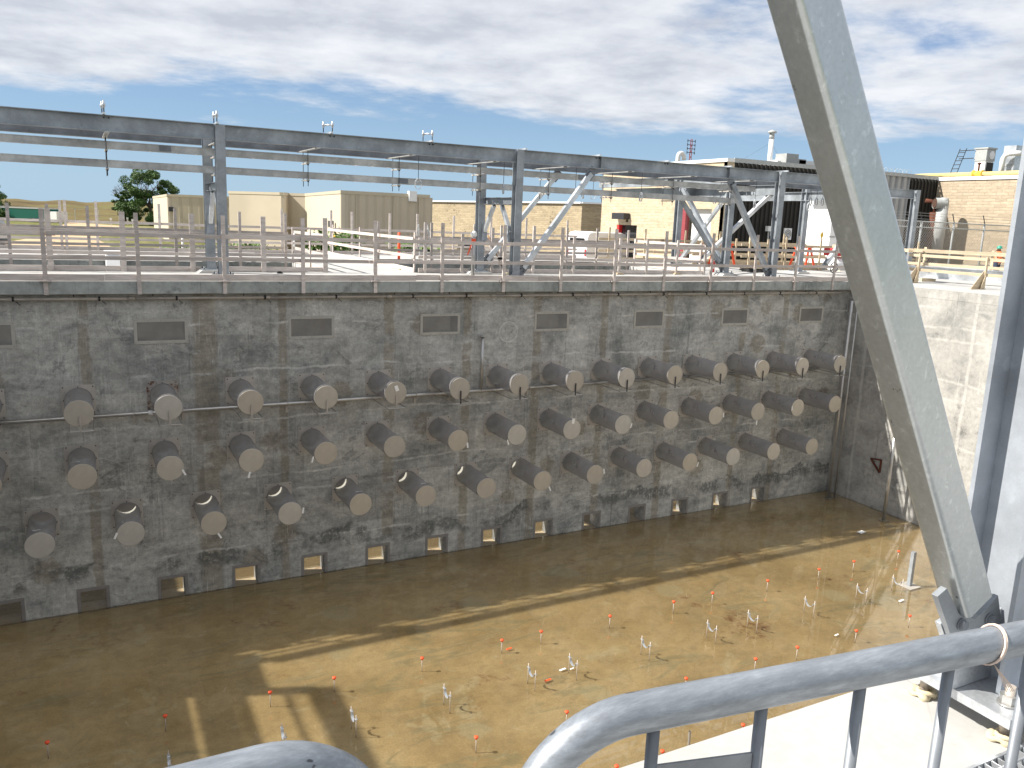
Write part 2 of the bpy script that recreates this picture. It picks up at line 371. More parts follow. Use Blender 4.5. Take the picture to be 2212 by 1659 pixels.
def mat_deck():
    t = NT('deck_concrete'); a = t.noise(.8, 8, .62); b = t.noise(14, 6, .65); c = t.noise(2.6, 5, .6, t.mp((1, 1, 1), (5, 3, 0)))
    col = t.ramp(a, [(.35, (.41, .40, .38)), (.6, (.475, .465, .445))]); col = t.mix(t.m('MULTIPLY', t.sstep(c, .6, .7), .35), col, (.45, .40, .34))
    sp = t.sstep(t.vor(9), .03, .06); col = t.mix(t.m('MULTIPLY', t.m('SUBTRACT', 1, sp), .5), col, (.3, .26, .22))
    cr = t.m('SUBTRACT', 1, t.sstep(t.vor(1.1, t.mp((1, 1, 1), (2, 1, 0)), 'DISTANCE_TO_EDGE'), .0015, .006)); col = t.mix(t.m('MULTIPLY', t.m('MULTIPLY', cr, t.sstep(a, .5, .6)), .35), col, (.28, .26, .24)); st_ = t.sstep(t.noise(5, 7, .7, t.mp((1, 1, 1), (1, 9, 0))), .60, .68); col = t.mix(t.m('MULTIPLY', st_, .3), col, (.36, .32, .27))
    t.set(t.mix(1, col, t.ramp(b, [(.3, .9), (.7, 1.04)]), 'MULTIPLY'), .8, 0, .3); t.bump(b, .15, .01); return t.mt
M_DECK = mat_deck()
def mat_floor():
    t = NT('silty_floor'); a = t.noise(.33, 8, .62, t.mp((1, 1.3, 1))); b = t.noise(1.5, 9, .7, None, .6); c = t.noise(26, 5, .7); d = t.noise(.8, 7, .68, t.mp((1, 1, 1), (9, 2, 0)), 1.2)
    col = t.ramp(a, [(.32, (.43, .325, .185)), (.5, (.54, .42, .255)), (.68, (.62, .505, .335))])
    col = t.mix(t.m('MULTIPLY', t.sstep(b, .52, .66), .35), col, (.38, .30, .185))
    col = t.mix(t.m('MULTIPLY', t.sstep(d, .56, .66), .5), col, (.62, .56, .42))
    rust = t.m('MULTIPLY', t.sstep(t.noise(.62, 7, .72, t.mp((1, 1, 1), (3.3, 6.1, 0)), .5), .58, .70), t.sstep(t.noise(6, 6, .7), .42, .58))
    col = t.mix(t.m('MULTIPLY', rust, .8), col, (.22, .09, .035))
    # grey sweep marks where the silt was dragged
    dr = t.noise(.55, 4, .5, t.mp((.32, 1.5, 1), (2, 4, 0), (0, 0, -.5)), 1.6); dr = t.m('SUBTRACT', 1, t.sstep(t.m('ABSOLUTE', t.m('SUBTRACT', t.m('ADD', dr, t.m('MULTIPLY', t.m('SUBTRACT', b, .5), .03)), .5)), .006, .034))
    dr = t.m('MULTIPLY', dr, t.sstep(t.noise(.4, 3, .5, t.mp((1, 1, 1), (1, 8, 0))), .46, .56))
    col = t.mix(t.m('MULTIPLY', dr, .42), col, (.28, .285, .21))
    e = t.noise(3.4, 9, .72, t.mp((1, 1.2, 1), (4, 4, 0)), .7); col = t.mix(1, col, t.ramp(e, [(.3, .84), (.5, 1.0), (.68, 1.12)]), 'MULTIPLY')
    sc = t.vor(.42, t.mp((1, 1, 1), (3, 5, 0))); col = t.mix(t.m('MULTIPLY', t.m('SUBTRACT', 1, t.sstep(t.m('ADD', sc, t.m('MULTIPLY', t.m('SUBTRACT', b, .5), .2)), .15, .18)), .4), col, (.52, .49, .38))
    col = t.mix(1, col, t.ramp(c, [(.3, .84), (.7, 1.1)]), 'MULTIPLY')
    t.set(col, .75, 0, .3); t.bump(b, .2, .02); return t.mt
M_FLOOR = mat_floor()
def mat_water():
    t = NT('shallow_water'); n = t.n; g = n.new('ShaderNodeBsdfGlossy'); g.inputs['Roughness'].default_value = .02; g.inputs[0].default_value = (1, 1, 1, 1)
    tr = n.new('ShaderNodeBsdfTransparent'); tr.inputs[0].default_value = (.90, .87, .76, 1)
    fr = n.new('ShaderNodeFresnel'); fr.inputs[0].default_value = 1.33
    bp = n.new('ShaderNodeBump'); bp.inputs['Strength'].default_value = .02; bp.inputs['Distance'].default_value = .02
    t.lk(t.noise(1.4, 3, .5), bp.inputs['Height']); t.lk(bp.outputs[0], g.inputs['Normal']); t.lk(bp.outputs[0], fr.inputs['Normal'])
    mx = n.new('ShaderNodeMixShader'); t.lk(t.m('MULTIPLY', fr.outputs[0], 2.0, None, True), mx.inputs[0]); t.lk(tr.outputs[0], mx.inputs[1]); t.lk(g.outputs[0], mx.inputs[2])
    t.lk(mx.outputs[0], t.out.inputs[0]); return t.mt
M_WATER = mat_water()
def mat_galv(name, c=(.42, .44, .46), metal=.55, rough=.42, spangle=60, amt=.28, dull=0.):
    t = NT(name); v = t.vor(spangle, None, 'F1', 1); bw = t.n.new('ShaderNodeRGBToBW'); t.lk(v, bw.inputs[0])
    a = t.noise(1.2, 7, .65, t.mp((1, 1, 1), (0, 0, 0))); b = t.noise(5, 6, .6)
    col = t.mix(1, tuple(c), t.ramp(bw.outputs[0], [(.2, 1-amt), (.8, 1+amt*.5)]), 'MULTIPLY')
    col = t.mix(1, col, t.ramp(a, [(.34, .66), (.5, .95), (.62, 1.25)]), 'MULTIPLY'); col = t.mix(t.m('MULTIPLY', t.sstep(b, .6, .66), .35), col, tuple(min(1, x*1.35) for x in c))
    r = t.m('ADD', rough, t.m('MULTIPLY', t.m('SUBTRACT', a, .5), .25)); t.set(col, r, metal, .5); return t.mt
M_GALV = mat_galv('galvanised_steel', (.31, .335, .36), .35, .45, 60, .05)
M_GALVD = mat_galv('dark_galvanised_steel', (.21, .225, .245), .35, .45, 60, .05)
def mat_near():
    t = NT('near_galvanised_steel'); a = t.noise(2.2, 8, .6, t.mp((1, 1, .5))); b = t.noise(30, 7, .75, t.mp((1, 1, .6)), .5); v = t.vor(75, t.mp((1, 1, 1)), 'F1', 1); bw = t.n.new('ShaderNodeRGBToBW'); t.lk(v, bw.inputs[0])
    c = t.noise(60, 5, .7)
    col = t.ramp(a, [(.3, (.46, .49, .50)), (.7, (.60, .63, .635))]); sp = t.m('MULTIPLY', t.sstep(b, .52, .66), t.sstep(bw.outputs[0], .3, .6))
    col = t.mix(t.m('MULTIPLY', sp, .5), col, (.80, .84, .84)); col = t.mix(t.m('MULTIPLY', t.sstep(t.noise(18, 6, .7, t.mp((1, 1, 1), (7, 1, 1))), .66, .72), .7), col, (.08, .09, .09))
    t.set(t.mix(1, col, t.ramp(c, [(.3, .9), (.7, 1.06)]), 'MULTIPLY'), t.m('ADD', .28, t.m('MULTIPLY', b, .2)), .88, .5); t.bump(t.m('ADD', a, t.m('MULTIPLY', c, .1)), .12, .004); return t.mt
M_NEAR = mat_near()
M_COLUMN = mat_galv('column_galvanised_steel', (.42, .45, .49), .35, .5, 300, .04)
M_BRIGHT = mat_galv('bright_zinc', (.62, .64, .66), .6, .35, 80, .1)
M_ALU = mat_galv('aluminium_channel', (.52, .52, .51), .55, .5, 8, .06)
def mat_railtube():
    t = NT('weathered_rail_tube'); a = t.noise(5, 9, .75, t.mp((.5, 2, 3))); b = t.noise(90, 8, .75, t.mp((.16, 1, 1))); c = t.noise(34, 3, .5, t.mp((.6, 1, 1), (3, 1, 0)))
    col = t.ramp(a, [(.3, (.235, .255, .28)), (.7, (.315, .34, .37))]); col = t.mix(1, col, t.ramp(b, [(.3, .72), (.52, 1.0), (.68, 1.3)]), 'MULTIPLY'); col = t.mix(1, col, t.ramp(t.noise(22, 6, .7, t.mp((.4, 1, 1), (2, 2, 0))), [(.34, .86), (.6, 1.08)]), 'MULTIPLY')
    col = t.mix(t.m('MULTIPLY', t.sstep(c, .70, .73), .8), col, (.035, .035, .04)); t.set(col, .42, .45, .5); t.bump(b, .12, .003); return t.mt
M_RAILTUBE = mat_railtube()
def mat_wood(name, c=(.60, .53, .48), d=(.40, .335, .29)):
    t = NT(name); g = t.noise(6, 8, .7, t.mp((.5, 3, 9)), .4); g2 = t.noise(2.2, 5, .6, t.mp((.5, .5, 3))); r = t.rnd(); k = t.vor(1.6, t.mp((1, 1, 2.2)))
    col = t.ramp(g, [(.28, d), (.55, c), (.8, tuple(x*1.12 for x in c))]); col = t.mix(1, col, t.ramp(g2, [(.35, .82), (.65, 1.1)]), 'MULTIPLY')
    col = t.mix(t.m('MULTIPLY', t.m('SUBTRACT', 1, t.sstep(k, .03, .06)), .7), col, (.09, .06, .045))
    col = t.mix(1, col, t.ramp(r, [(0, .82), (1, 1.12)]), 'MULTIPLY'); t.set(col, .85, 0, .2); t.bump(g, .2, .004); return t.mt
M_WOOD = mat_wood('weathered_timber', (.64, .575, .53), (.45, .385, .345)); M_WOODF = mat_wood('fresh_timber', (.60, .50, .36), (.44, .33, .2))
def mat_mesh(name, c, holes, metal=.3, scale=0, rough=.5):
    """perforated sheet whose holes are finer than a pixel: part of the light passes"""
    t = NT(name); t.set(t.mix(1, tuple(c), t.ramp(t.noise(3, 6, .6), [(.3, .8), (.7, 1.1)]), 'MULTIPLY'), rough, metal, .4)
    tr = t.n.new('ShaderNodeBsdfTransparent'); mx = t.n.new('ShaderNodeMixShader')
    if scale:
        v = t.vor(scale, None, 'F1', 0); f = t.m('SUBTRACT', 1, t.sstep(v, .36, .44)); t.lk(f, mx.inputs[0])
    else: mx.inputs[0].default_value = holes
    t.lk(t.b.outputs[0], mx.inputs[1]); t.lk(tr.outputs[0], mx.inputs[2]); t.lk(mx.outputs[0], t.out.inputs[0]); return t.mt
M_SCREEN = mat_mesh('perforated_screen_steel', (.36, .35, .355), .5, .1, 0, .45)
M_GRILLE = mat_mesh('window_mesh', (.24, .23, .21), .66, .3)
M_GRILLE2 = mat_mesh('vent_mesh', (.27, .265, .25), .40, .2)
def mat_cap():
    t = NT('end_cap_steel'); a = t.noise(2.5, 6, .6); r = t.rnd()
    col = t.ramp(r, [(0, (.40, .37, .32)), (.5, (.44, .395, .325)), (1, (.46, .445, .41))]); col = t.mix(1, col, t.ramp(a, [(.3, .86), (.7, 1.08)]), 'MULTIPLY'); t.set(col, .5, .15, .4); return t.mt
M_CAP = mat_cap()
M_FLANGE = plain('stainless_flange', (.44, .41, .37), .5, .15, .2, 4)
M_RUSTY = (lambda t: (t.set(t.mix(t.sstep(t.noise(5, 7, .7, t.mp((1, 1, 1), (2, 0, 3))), .5, .6), (.33, .31, .28), (.13, .055, .03)), .7, .2, .3), t.mt)[1])(NT('rusted_flange'))
M_DKFRAME = plain('window_frame_steel', (.24, .225, .21), .6, .1, .2, 4); M_VFRAME = plain('vent_frame_steel', (.42, .405, .36), .6, .1, .15, 4)
M_SLEEVE = plain('pale_sleeve', (.62, .60, .52), .6, 0, .1, 4)
M_PLATE = mat_galv('plate_steel', (.34, .36, .38), .3, .42, 200, .04)
M_STAIN = plain('stainless_tube', (.50, .49, .47), .3, .7, .15, 5)
M_PVC = plain('grimy_pvc', (.42, .38, .33), .5, 0, .3, 2.5)
M_BLACK = plain('black_rubber', (.02, .02, .02), .6); M_DARKST = plain('dark_steel', (.06, .06, .065), .5, .5)
M_ORANGE = plain('orange_plastic', (.85, .10, .03), .5, 0, .05); M_RED = plain('red_paint', (.55, .03, .03), .45)
M_WHITE = plain('white_paint', (.78, .78, .77), .45, 0, .05); M_PAPER = plain('white_tape', (.82, .82, .80), .6, 0, .06, 10)
M_ROD = plain('threaded_rod', (.50, .44, .38), .5, .3); M_PUTTY = plain('putty', (.58, .50, .34), .8, 0, .15, 30)
M_YELLOW = plain('yellow_paint', (.68, .45, .06), .5); M_CREAMY = plain('yellow_gas_pipe', (.72, .55, .22), .5)
def corrug(name, c, pitch, axis_mix=(1, 1), depth=.5, rough=.5, dk=.75):
    t = NT(name); X, Y, Z = t.xyz(); s = t.m('ADD', t.m('MULTIPLY', X, axis_mix[0]), t.m('MULTIPLY', Y, axis_mix[1]))
    fr = t.m('FRACT', t.m('DIVIDE', s, pitch)); g = t.m('ABSOLUTE', t.m('SUBTRACT', fr, .5)); h = t.sstep(g, .28, .4)
    col = t.mix(1, tuple(c), t.ramp(t.noise(.5, 5, .6), [(.3, .93), (.7, 1.04)]), 'MULTIPLY'); col = t.mix(h, col, tuple(x*dk for x in c))
    t.set(col, rough, 0, .3); t.bump(h, depth, .04); return t.mt
M_TANRIB = corrug('tan_ribbed_cladding', (.50, .435, .335), .6, (1, .6), .5, .55, .88)
M_TANFLAT = plain('tan_flat_cladding', (.56, .50, .39), .55, 0, .05, .5)
M_TANTRIM = plain('tan_roof_trim', (.50, .44, .33), .5, 0, .06, 1)
M_DARKRIB = plain('dark_ribbed_cladding', (.022, .020, .016), .7, 0, .15, .6)
def mat_brick(name, c, m_, bw=.8, bh=.28, dirt=.3):
    t = NT(name); X, Y, Z = t.xyz(); s = t.m('ADD', X, Y); cb = t.n.new('ShaderNodeCombineXYZ'); t.lk(s, cb.inputs[0]); t.lk(Z, cb.inputs[1])
    q = t.n.new('ShaderNodeTexBrick'); t.lk(cb.outputs[0], q.inputs[0]); q.inputs['Scale'].default_value = 1; q.inputs['Brick Width'].default_value = bw; q.inputs['Row Height'].default_value = bh
    q.inputs['Mortar Size'].default_value = .014; q.inputs['Mortar Smooth'].default_value = .5; q.inputs['Bias'].default_value = -.2
    q.inputs['Color1'].default_value = c+(1,); q.inputs['Color2'].default_value = tuple(x*.78 for x in c)+(1,); q.inputs['Mortar'].default_value = m_+(1,)
    nz = t.noise(2.6, 7, .7, t.mp((1, 1, 2.4))); d = t.sstep(t.noise(.35, 6, .7), .5, .7)
    col = t.mix(1, q.outputs[0], t.ramp(nz, [(.3, .78), (.7, 1.12)]), 'MULTIPLY')
    col = t.mix(t.m('MULTIPLY', t.m('MULTIPLY', d, t.sstep(nz, .5, .6)), dirt), col, (.10, .08, .055)); t.set(col, .9, 0, .2)
    t.bump(t.m('ADD', t.m('MULTIPLY', q.outputs[1], -1), nz), .6, .05); return t.mt
M_BRICKY = mat_brick('cream_brick', (.60, .49, .345), (.54, .435, .30), .8, .2, .15)
M_BRICKD = mat_brick('stained_brick', (.44, .36, .24), (.37, .295, .19), .8, .2, 1.0)
M_BRICKT = mat_brick('tan_brick', (.50, .41, .30), (.44, .355, .25), .8, .2, .3)
def mat_ground():
    t = NT('rough_grass_ground'); a = t.noise(.06, 8, .65); b = t.noise(.9, 8, .7); c = t.noise(.02, 4, .5)
    col = t.ramp(b, [(.3, (.075, .095, .025)), (.5, (.155, .155, .055)), (.7, (.25, .22, .10))]); col = t.mix(t.sstep(a, .5, .64), col, (.30, .26, .14))
    t.set(col, .95, 0, .1); t.bump(b, .8, .3); return t.mt
M_GROUND = mat_ground()
def mat_hill():
    t = NT('dry_grass_hill'); a = t.noise(.035, 8, .68, t.mp((1, 1, 3))); b = t.noise(.4, 8, .7, t.mp((1, 1, 2)))
    col = t.ramp(a, [(.32, (.085, .06, .03)), (.5, (.15, .115, .05)), (.66, (.135, .13, .05))]); col = t.mix(1, col, t.ramp(b, [(.3, .7), (.7, 1.25)]), 'MULTIPLY')
    t.set(col, .95, 0, .1); return t.mt
M_HILL = mat_hill()
M_SAND = (lambda t: (t.set(t.ramp(t.noise(.25, 7, .65, t.mp((1, 3, 1))), [(.3, (.40, .29, .17)), (.7, (.58, .44, .29))]), .95, 0, .1), t.mt)[1])(NT('sandy_track'))
def mat_leaf(name, a, b, trans=.15):
    t = NT(name); r = t.noise(.9, 4, .6); col = t.ramp(r, [(.3, a), (.7, b)]); t.set(col, .6, 0, .25); return t.mt
M_LEAF = mat_leaf('oak_leaves', (.035, .075, .018), (.085, .15, .035)); M_LEAF2 = mat_leaf('weed_leaves', (.06, .12, .02), (.13, .2, .05))
M_BARK = plain('bark', (.09, .07, .055), .9); M_GLASS = plain('dark_glass', (.02, .022, .025), .1, 0, .1, 2, .8)
M_TRAILER = plain('green_tarpaulin', (.004, .10, .07), .5); M_PICKUP = plain('tan_car_paint', (.38, .32, .24), .3, .3)
M_VAN = plain('white_car_paint', (.80, .80, .80), .25, 0, .03); M_TYRE = plain('tyre', (.02, .02, .02), .8)
M_GREYP = plain('grey_paint', (.40, .41, .40), .55, 0, .15); M_RUST = plain('rust', (.12, .04, .022), .85, 0, .4, 5)
M_SKIN = plain('skin', (.5, .3, .2), .5); M_HELMET = plain('green_helmet', (.03, .28, .2), .35); M_VEST = plain('orange_vest', (.8, .22, .08), .7)
M_CABLE = plain('black_cable', (.015, .015, .015), .6)

# ================================================================ SETTING
YF, YW, XR, XL, WZ = 20.32, 20.57, 24.44, -6.66, -7.84      # slab edge, pit wall face, right wall, left wall, water level
NEARY = 1.84
WT = .5                                                      # wall thickness
OPA = (-6.3, 6.28, 23.29, 27.95); OPB = (8.98, 20.0, 23.29, 27.95)   # openings in the far deck
def top(f): return lambda u, v, w: (u, v, w)
deck = holed_plate('deck', rect(-16, 46, -7, 34.0), [rect(XL, XR, NEARY, YF), rect(OPA[0], OPA[1], OPA[2], OPA[3]), rect(OPB[0], OPB[1], OPB[2], OPB[3])],
                   -.30, 0, top(0), M_DECK); tag(deck, kind='structure')
# grey fascia skin of the slab edge facing the pit (the slab's own formed edge, 6 mm proud)
fm = MB(); fm.box(XL, XR-.002, YF-.006, YF+.02, -.292, -.012)
fas = fm.build('slab_edge', M_FASCIA); tag(fas, 'grey streaked concrete edge of the far deck slab, above the pit wall', 'slab edge')
op = MB()
for (x0, x1, y0, y1) in (OPA, OPB): op.box(x0, x1, y1-.006, y1+.03, -1.4, -.012)
o = op.build('opening_edge', M_FASCIA); tag(o, 'grey concrete face on the far side of the deck openings, behind the second guardrail', 'concrete edge')
# ground sheet with the site cut out of it
gr = holed_plate('ground', rect(-1500, 1500, -600, 2500), [rect(-15.5, 45.5, -6.5, 33.5)], -1.52, -1.5, top(0), M_GROUND); tag(gr, kind='structure')
# hill
def build_hill():
    me = MB(); nx, ny = 120, 16; vs = []
    prof = [0, .02, .12, .3, .5, .68, .8, .88, .94, .98, 1, 1, .98, .9, .6, .2, 0]
    rr = random.Random(3)
    for i in range(nx+1):
        # bearing fan
        px = -900+i*(1500/nx); d0 = 138
        zt = onz(px, 431 + 0.026*px, 0) if False else None
        for j in range(ny+1):
            d = d0+j*11.5; p = CAMP+Vector((ray(px, 460).x, ray(px, 460).y, 0))*d
            top_z = 1.85 + .0013*max(0, px)+rr.uniform(-.12, .12)
            fall = 1 if px < 330 else max(0, 1-(px-330)/330)
            vs.append((p.x, p.y, -1.55+(top_z+1.55)*prof[j]*fall+.25*sin(i*.7)*prof[j]*fall))
    fs = [(i*(ny+1)+j, (i+1)*(ny+1)+j, (i+1)*(ny+1)+j+1, i*(ny+1)+j+1) for i in range(nx) for j in range(ny)]
    me.add(vs, fs, True); o = me.build('hill', M_HILL); tag(o, kind='structure')
build_hill()
# sandy track on the left
def sheet(name, pts, z, mat, kind='structure'):
    m = MB(); q = [onz(x, y, z) for x, y in pts]; m.add([(p.x, p.y, z) for p in q], [tuple(range(len(q)))]); o = m.build(name, mat); tag(o, kind=kind); return o
sheet('track', [(-60, 556), (262, 560), (236, 530), (205, 514), (262, 500), (268, 488), (150, 480), (118, 492), (112, 506), (20, 522), (-60, 530)], -1.49, M_SAND)
sheet('yard', [(420, 560), (900, 590), (2400, 640), (2400, 548), (1700, 524), (1300, 508), (940, 515), (600, 540)], -1.486, plain('asphalt', (.22, .205, .185), .9, 0, .2, 1))

# pit walls
holes = []
LOWW = [-.5+1.7595*k for k in range(-1, 13)]
for x in LOWW: holes.append(rect(x+.075, x+.625, WZ-.10, -7.355))
UPW = [1.02+3.506*k for k in range(-1, 7)]
for x in UPW: holes.append(rect(x+.075, x+1.09, -1.40, -.975))
ROWS = [(-.191, -2.706), (-.207, -4.102), (-1.091, -5.532)]; PSP = 1.7634; PR = .285
pipes = []
for r, (x0, z) in enumerate(ROWS):
    for i in range(-1 if r < 2 else 0, 14): pipes.append((r, i, x0+PSP*i, z)); holes.append(circ(x0+PSP*i, z, PR-.03))
far_wall = holed_plate('far_wall', rect(XL, XR, WZ-.16, -.302), holes, YW, YW+WT, lambda u, v, w: (u, w, v), M_FARWALL)
tag(far_wall, 'tall stained grey concrete pit wall pierced by three rows of screened pipes', 'wall')
w = MB(); w.box(XR, XR+.6, NEARY-.4, 28.6, WZ-.16, -.302); w.box(XR-.006, XR+.05, NEARY+.01, YF-.01, -.301, -.005)
o = w.build('side_wall', M_SIDEWALL); tag(o, 'pale concrete side wall of the pit, sunlit above and shaded at the corner', 'wall')
w = MB(); w.box(XL-.5, XL, NEARY-.4, 28.6, WZ-.16, -.302); o = w.build('pit_end_wall', M_SIDEWALL); tag(o, 'concrete wall closing the left end of the pit', 'wall')
w = MB(); w.box(XL, XR, NEARY-.4, NEARY, WZ-.16, -.302); o = w.build('near_wall', M_SIDEWALL); tag(o, 'concrete wall below the near deck edge', 'wall')
w = MB(); w.box(XL, XR, 28.1, 28.6, WZ-.16, -.302); o = w.build('chamber_wall', M_CHAMBER); tag(o, 'back wall of the chamber behind the pierced pit wall', 'wall')
w = MB(); w.add([(-16, NEARY-.4, WZ-.04), (XR+.6, NEARY-.4, WZ-.04), (XR+.6, 28.6, WZ-.04), (-16, 28.6, WZ-.04)], [(0, 1, 2, 3)])
o = w.build('pit_floor', M_FLOOR); tag(o, kind='structure')
w = MB(); w.add([(XL, NEARY, WZ), (XR, NEARY, WZ), (XR, YW, WZ), (XL, YW, WZ)], [(0, 1, 2, 3)]); w.add([(XL, YW+WT, WZ), (XR, YW+WT, WZ), (XR, 28.1, WZ), (XL, 28.1, WZ)], [(0, 1, 2, 3)])
o = w.build('water', M_WATER); tag(o, kind='structure')

# ================================================================ PIT WALL FITTINGS
ORD = ['first', 'second', 'third', 'fourth', 'fifth', 'sixth', 'seventh', 'eighth', 'ninth', 'tenth', 'eleventh', 'twelfth', 'thirteenth', 'fourteenth', 'fifteenth', 'sixteenth']
ROWN = ['top', 'middle', 'bottom']
def make_pipe():
    t = empty('screen_pipe', (0, YW, 0), 'x', 'pipe')
    fl = holed_plate('flange', rect(-.345, .345, -.345, .345), [circ(0, 0, PR-.005)], YW-.014, YW-.001, lambda u, v, w_: (u, w_, v), M_FLANGE, t)
    for a in (-.30, 0, .30):
        for b in (-.30, 0, .30):
            if a or b: MB().tube((a, YW-.014, b), (a, YW-.034, b), .013, 8).build('bolt', M_DARKST, fl)
    m = MB(); n = 48
    for r in (PR,):
        vs = [(r*cos(2*pi*i/n), YW-.014, r*sin(2*pi*i/n)) for i in range(n)] + [(r*cos(2*pi*i/n), YW-1.39, r*sin(2*pi*i/n)) for i in range(n)]
        m.add(vs, [(i, (i+1) % n, (i+1) % n+n, i+n) for i in range(n)], True)
    m.build('perforated_tube', M_SCREEN, t)
    m = MB(); rs = PR-.031
    for ra, rb in ((rs, rs-.008),):
        n = 40; q = [(ra, YW+.003), (ra, YW+WT+.30), (rb, YW+WT+.30), (rb, YW+.003)]
        vs = [(r*cos(2*pi*i/n), y, r*sin(2*pi*i/n)) for r, y in q for i in range(n)]
        m.add(vs, [(a*n+i, a*n+(i+1) % n, ((a+1) % 4)*n+(i+1) % n, ((a+1) % 4)*n+i) for a in range(4) for i in range(n)], True)
    m.build('wall_sleeve', M_SLEEVE, t)
    m = MB(); m.lathe((0, YW-.014, 0), [(PR+.003, 0), (PR+.012, 0), (PR+.012, -.02), (PR+.003, -.02), (PR+.003, 0)], 40, 1, False); m.build('collar', M_FLANGE, t)
    m = MB(); m.lathe((0, YW-1.39, 0), [(PR+.002, 0), (PR+.002, -.006), (PR-.004, -.012)], 48, 1); m.build('end_cap', M_CAP, t)
    return t
proto = make_pipe(); used = False
rusty = {(0, 1)}
for (r, i, x, z) in pipes:
    if r == 2 and i == -1: continue
    n = i+1 if r < 2 else i
    lab = 'round-capped perforated pipe, %s from the left in the %s row of the pit wall' % (ORD[n], ROWN[r])
    if (r, i) in rusty: lab = 'perforated pipe with a rust-stained square flange in the top row of the pit wall'
    if (r, i) in rusty or not used:
        pass
    if not used: proto.location = (x, YW, z); tag(proto, lab, 'pipe', 'screened pipes standing out of the pit wall'); used = True; p = proto
    else: p = dup(proto, (x, YW, z), lab, 'screened pipes standing out of the pit wall')
    if (r, i) in rusty:
        for c in p.children:
            if c.name.startswith('flange'): c.data = c.data.copy(); c.data.materials[0] = M_RUSTY; c['label'] = 'rust-stained square flange'
# strips of white tape on some caps (row, i, dx, dz, kind)
TAPES = [(0, 4, .02, .12, 0), (1, 0, -.10, .30, 1), (1, 1, .28, -.12, 2), (1, 2, -.06, -.34, 2), (1, 3, -.33, -.12, 2), (1, 5, .27, -.15, 2), (1, 6, -.28, -.18, 2), (1, 7, .02, .25, 0), (1, 8, .28, -.05, 2), (1, 9, .02, .29, 1), (1, 10, .30, 0, 2), (1, 11, -.03, -.36, 2), (1, 12, -.27, 0, 2),
         (2, 0, -.05, .30, 1), (2, 1, -.30, .0, 2), (2, 2, .12, -.32, 2), (2, 3, .31, .04, 2), (2, 4, -.02, .30, 1), (2, 5, -.04, .31, 1), (2, 8, .30, .07, 2), (2, 9, .0, .30, 1), (2, 10, .30, -.10, 2), (2, 7, .24, -.25, 2)]
for k, (r, i, dx, dz, kd) in enumerate(TAPES):
    x0, z0 = ROWS[r]; x = x0+PSP*i+dx; z = z0+dz; y = YW-1.41
    m = MB(); rr = random.Random(k); a = rr.uniform(-.5, .5); w_, h_ = (.10, .15) if kd == 0 else (.16, .05) if kd == 1 else (.045, .15)
    pts = []
    for (u, v) in ((-1, -1), (1, -1), (1, 1), (-1, 1)):
        u2 = u*w_/2*rr.uniform(.75, 1.1); v2 = v*h_/2; pts.append((u2*cos(a)-v2*sin(a), u2*sin(a)+v2*cos(a)))
    if kd == 1: vs = [(x+p, y+.10-q*1.0+j*.003, z+.02+q*.25) for j in (0, 1) for p, q in pts]
    else: vs = [(x+p, y+j*.003-.004, z+q) for j in (0, 1) for p, q in pts]
    m.add(vs, [(0, 1, 2, 3), (7, 6, 5, 4), (0, 4, 5, 1), (1, 5, 6, 2), (2, 6, 7, 3), (3, 7, 4, 0)])
    o = m.build('tape_strip', M_PAPER); n = i+1 if r < 2 else i
    tag(o, 'scrap of white tape stuck to the %s pipe from the left in the %s row' % (ORD[n], ROWN[r]), 'tape', 'tape scraps on the pipe caps')

# low windows with mesh, upper vents
def make_win(name, wd, h, fr, mesh, y):
    t = empty(name, (0, YW, 0), 'x', 'window')
    holed_plate('frame', rect(0, wd, 0, h), [rect(fr, wd-fr, fr if name != 'wall_window' else -.0+.001, h-fr)], y-.012, y-.001, lambda u, v, w_: (u, w_, v), M_DKFRAME if name == 'wall_window' else M_VFRAME, t)
    m = MB(); m.add([(fr, y-.004, .001), (wd-fr, y-.004, .001), (wd-fr, y-.004, h-fr), (fr, y-.004, h-fr)], [(0, 1, 2, 3)]); m.build('mesh_screen', mesh, t)
    if name == 'wall_vent':
        for k in range(5):
            for zz_ in (.03, h-.03): MB().tube((.03+(wd-.06)*k/4, y-.012, zz_), (.03+(wd-.06)*k/4, y-.02, zz_), .007, 6).build('screw', M_DARKST, t)
    return t
wp = make_win('wall_window', .70, .60, .07, M_GRILLE, YW); wp.location = (LOWW[0], YW, WZ-.03)
for k, x in enumerate(LOWW):
    p = wp if k == 0 else dup(wp, (x, YW, WZ-.03))
    tag(p, 'low mesh-covered window at the waterline of the pit wall, %s from the left' % ORD[k], 'window', 'mesh windows along the waterline')
vp = make_win('wall_vent', 1.165, .575, .07, M_GRILLE2, YW); vp.location = (UPW[0], YW, -1.475)
for k, x in enumerate(UPW):
    p = vp if k == 0 else dup(vp, (x, YW, -1.475))
    tag(p, 'wide mesh vent in a pale frame high on the pit wall, %s from the left' % ORD[k], 'vent', 'mesh vents under the slab edge')

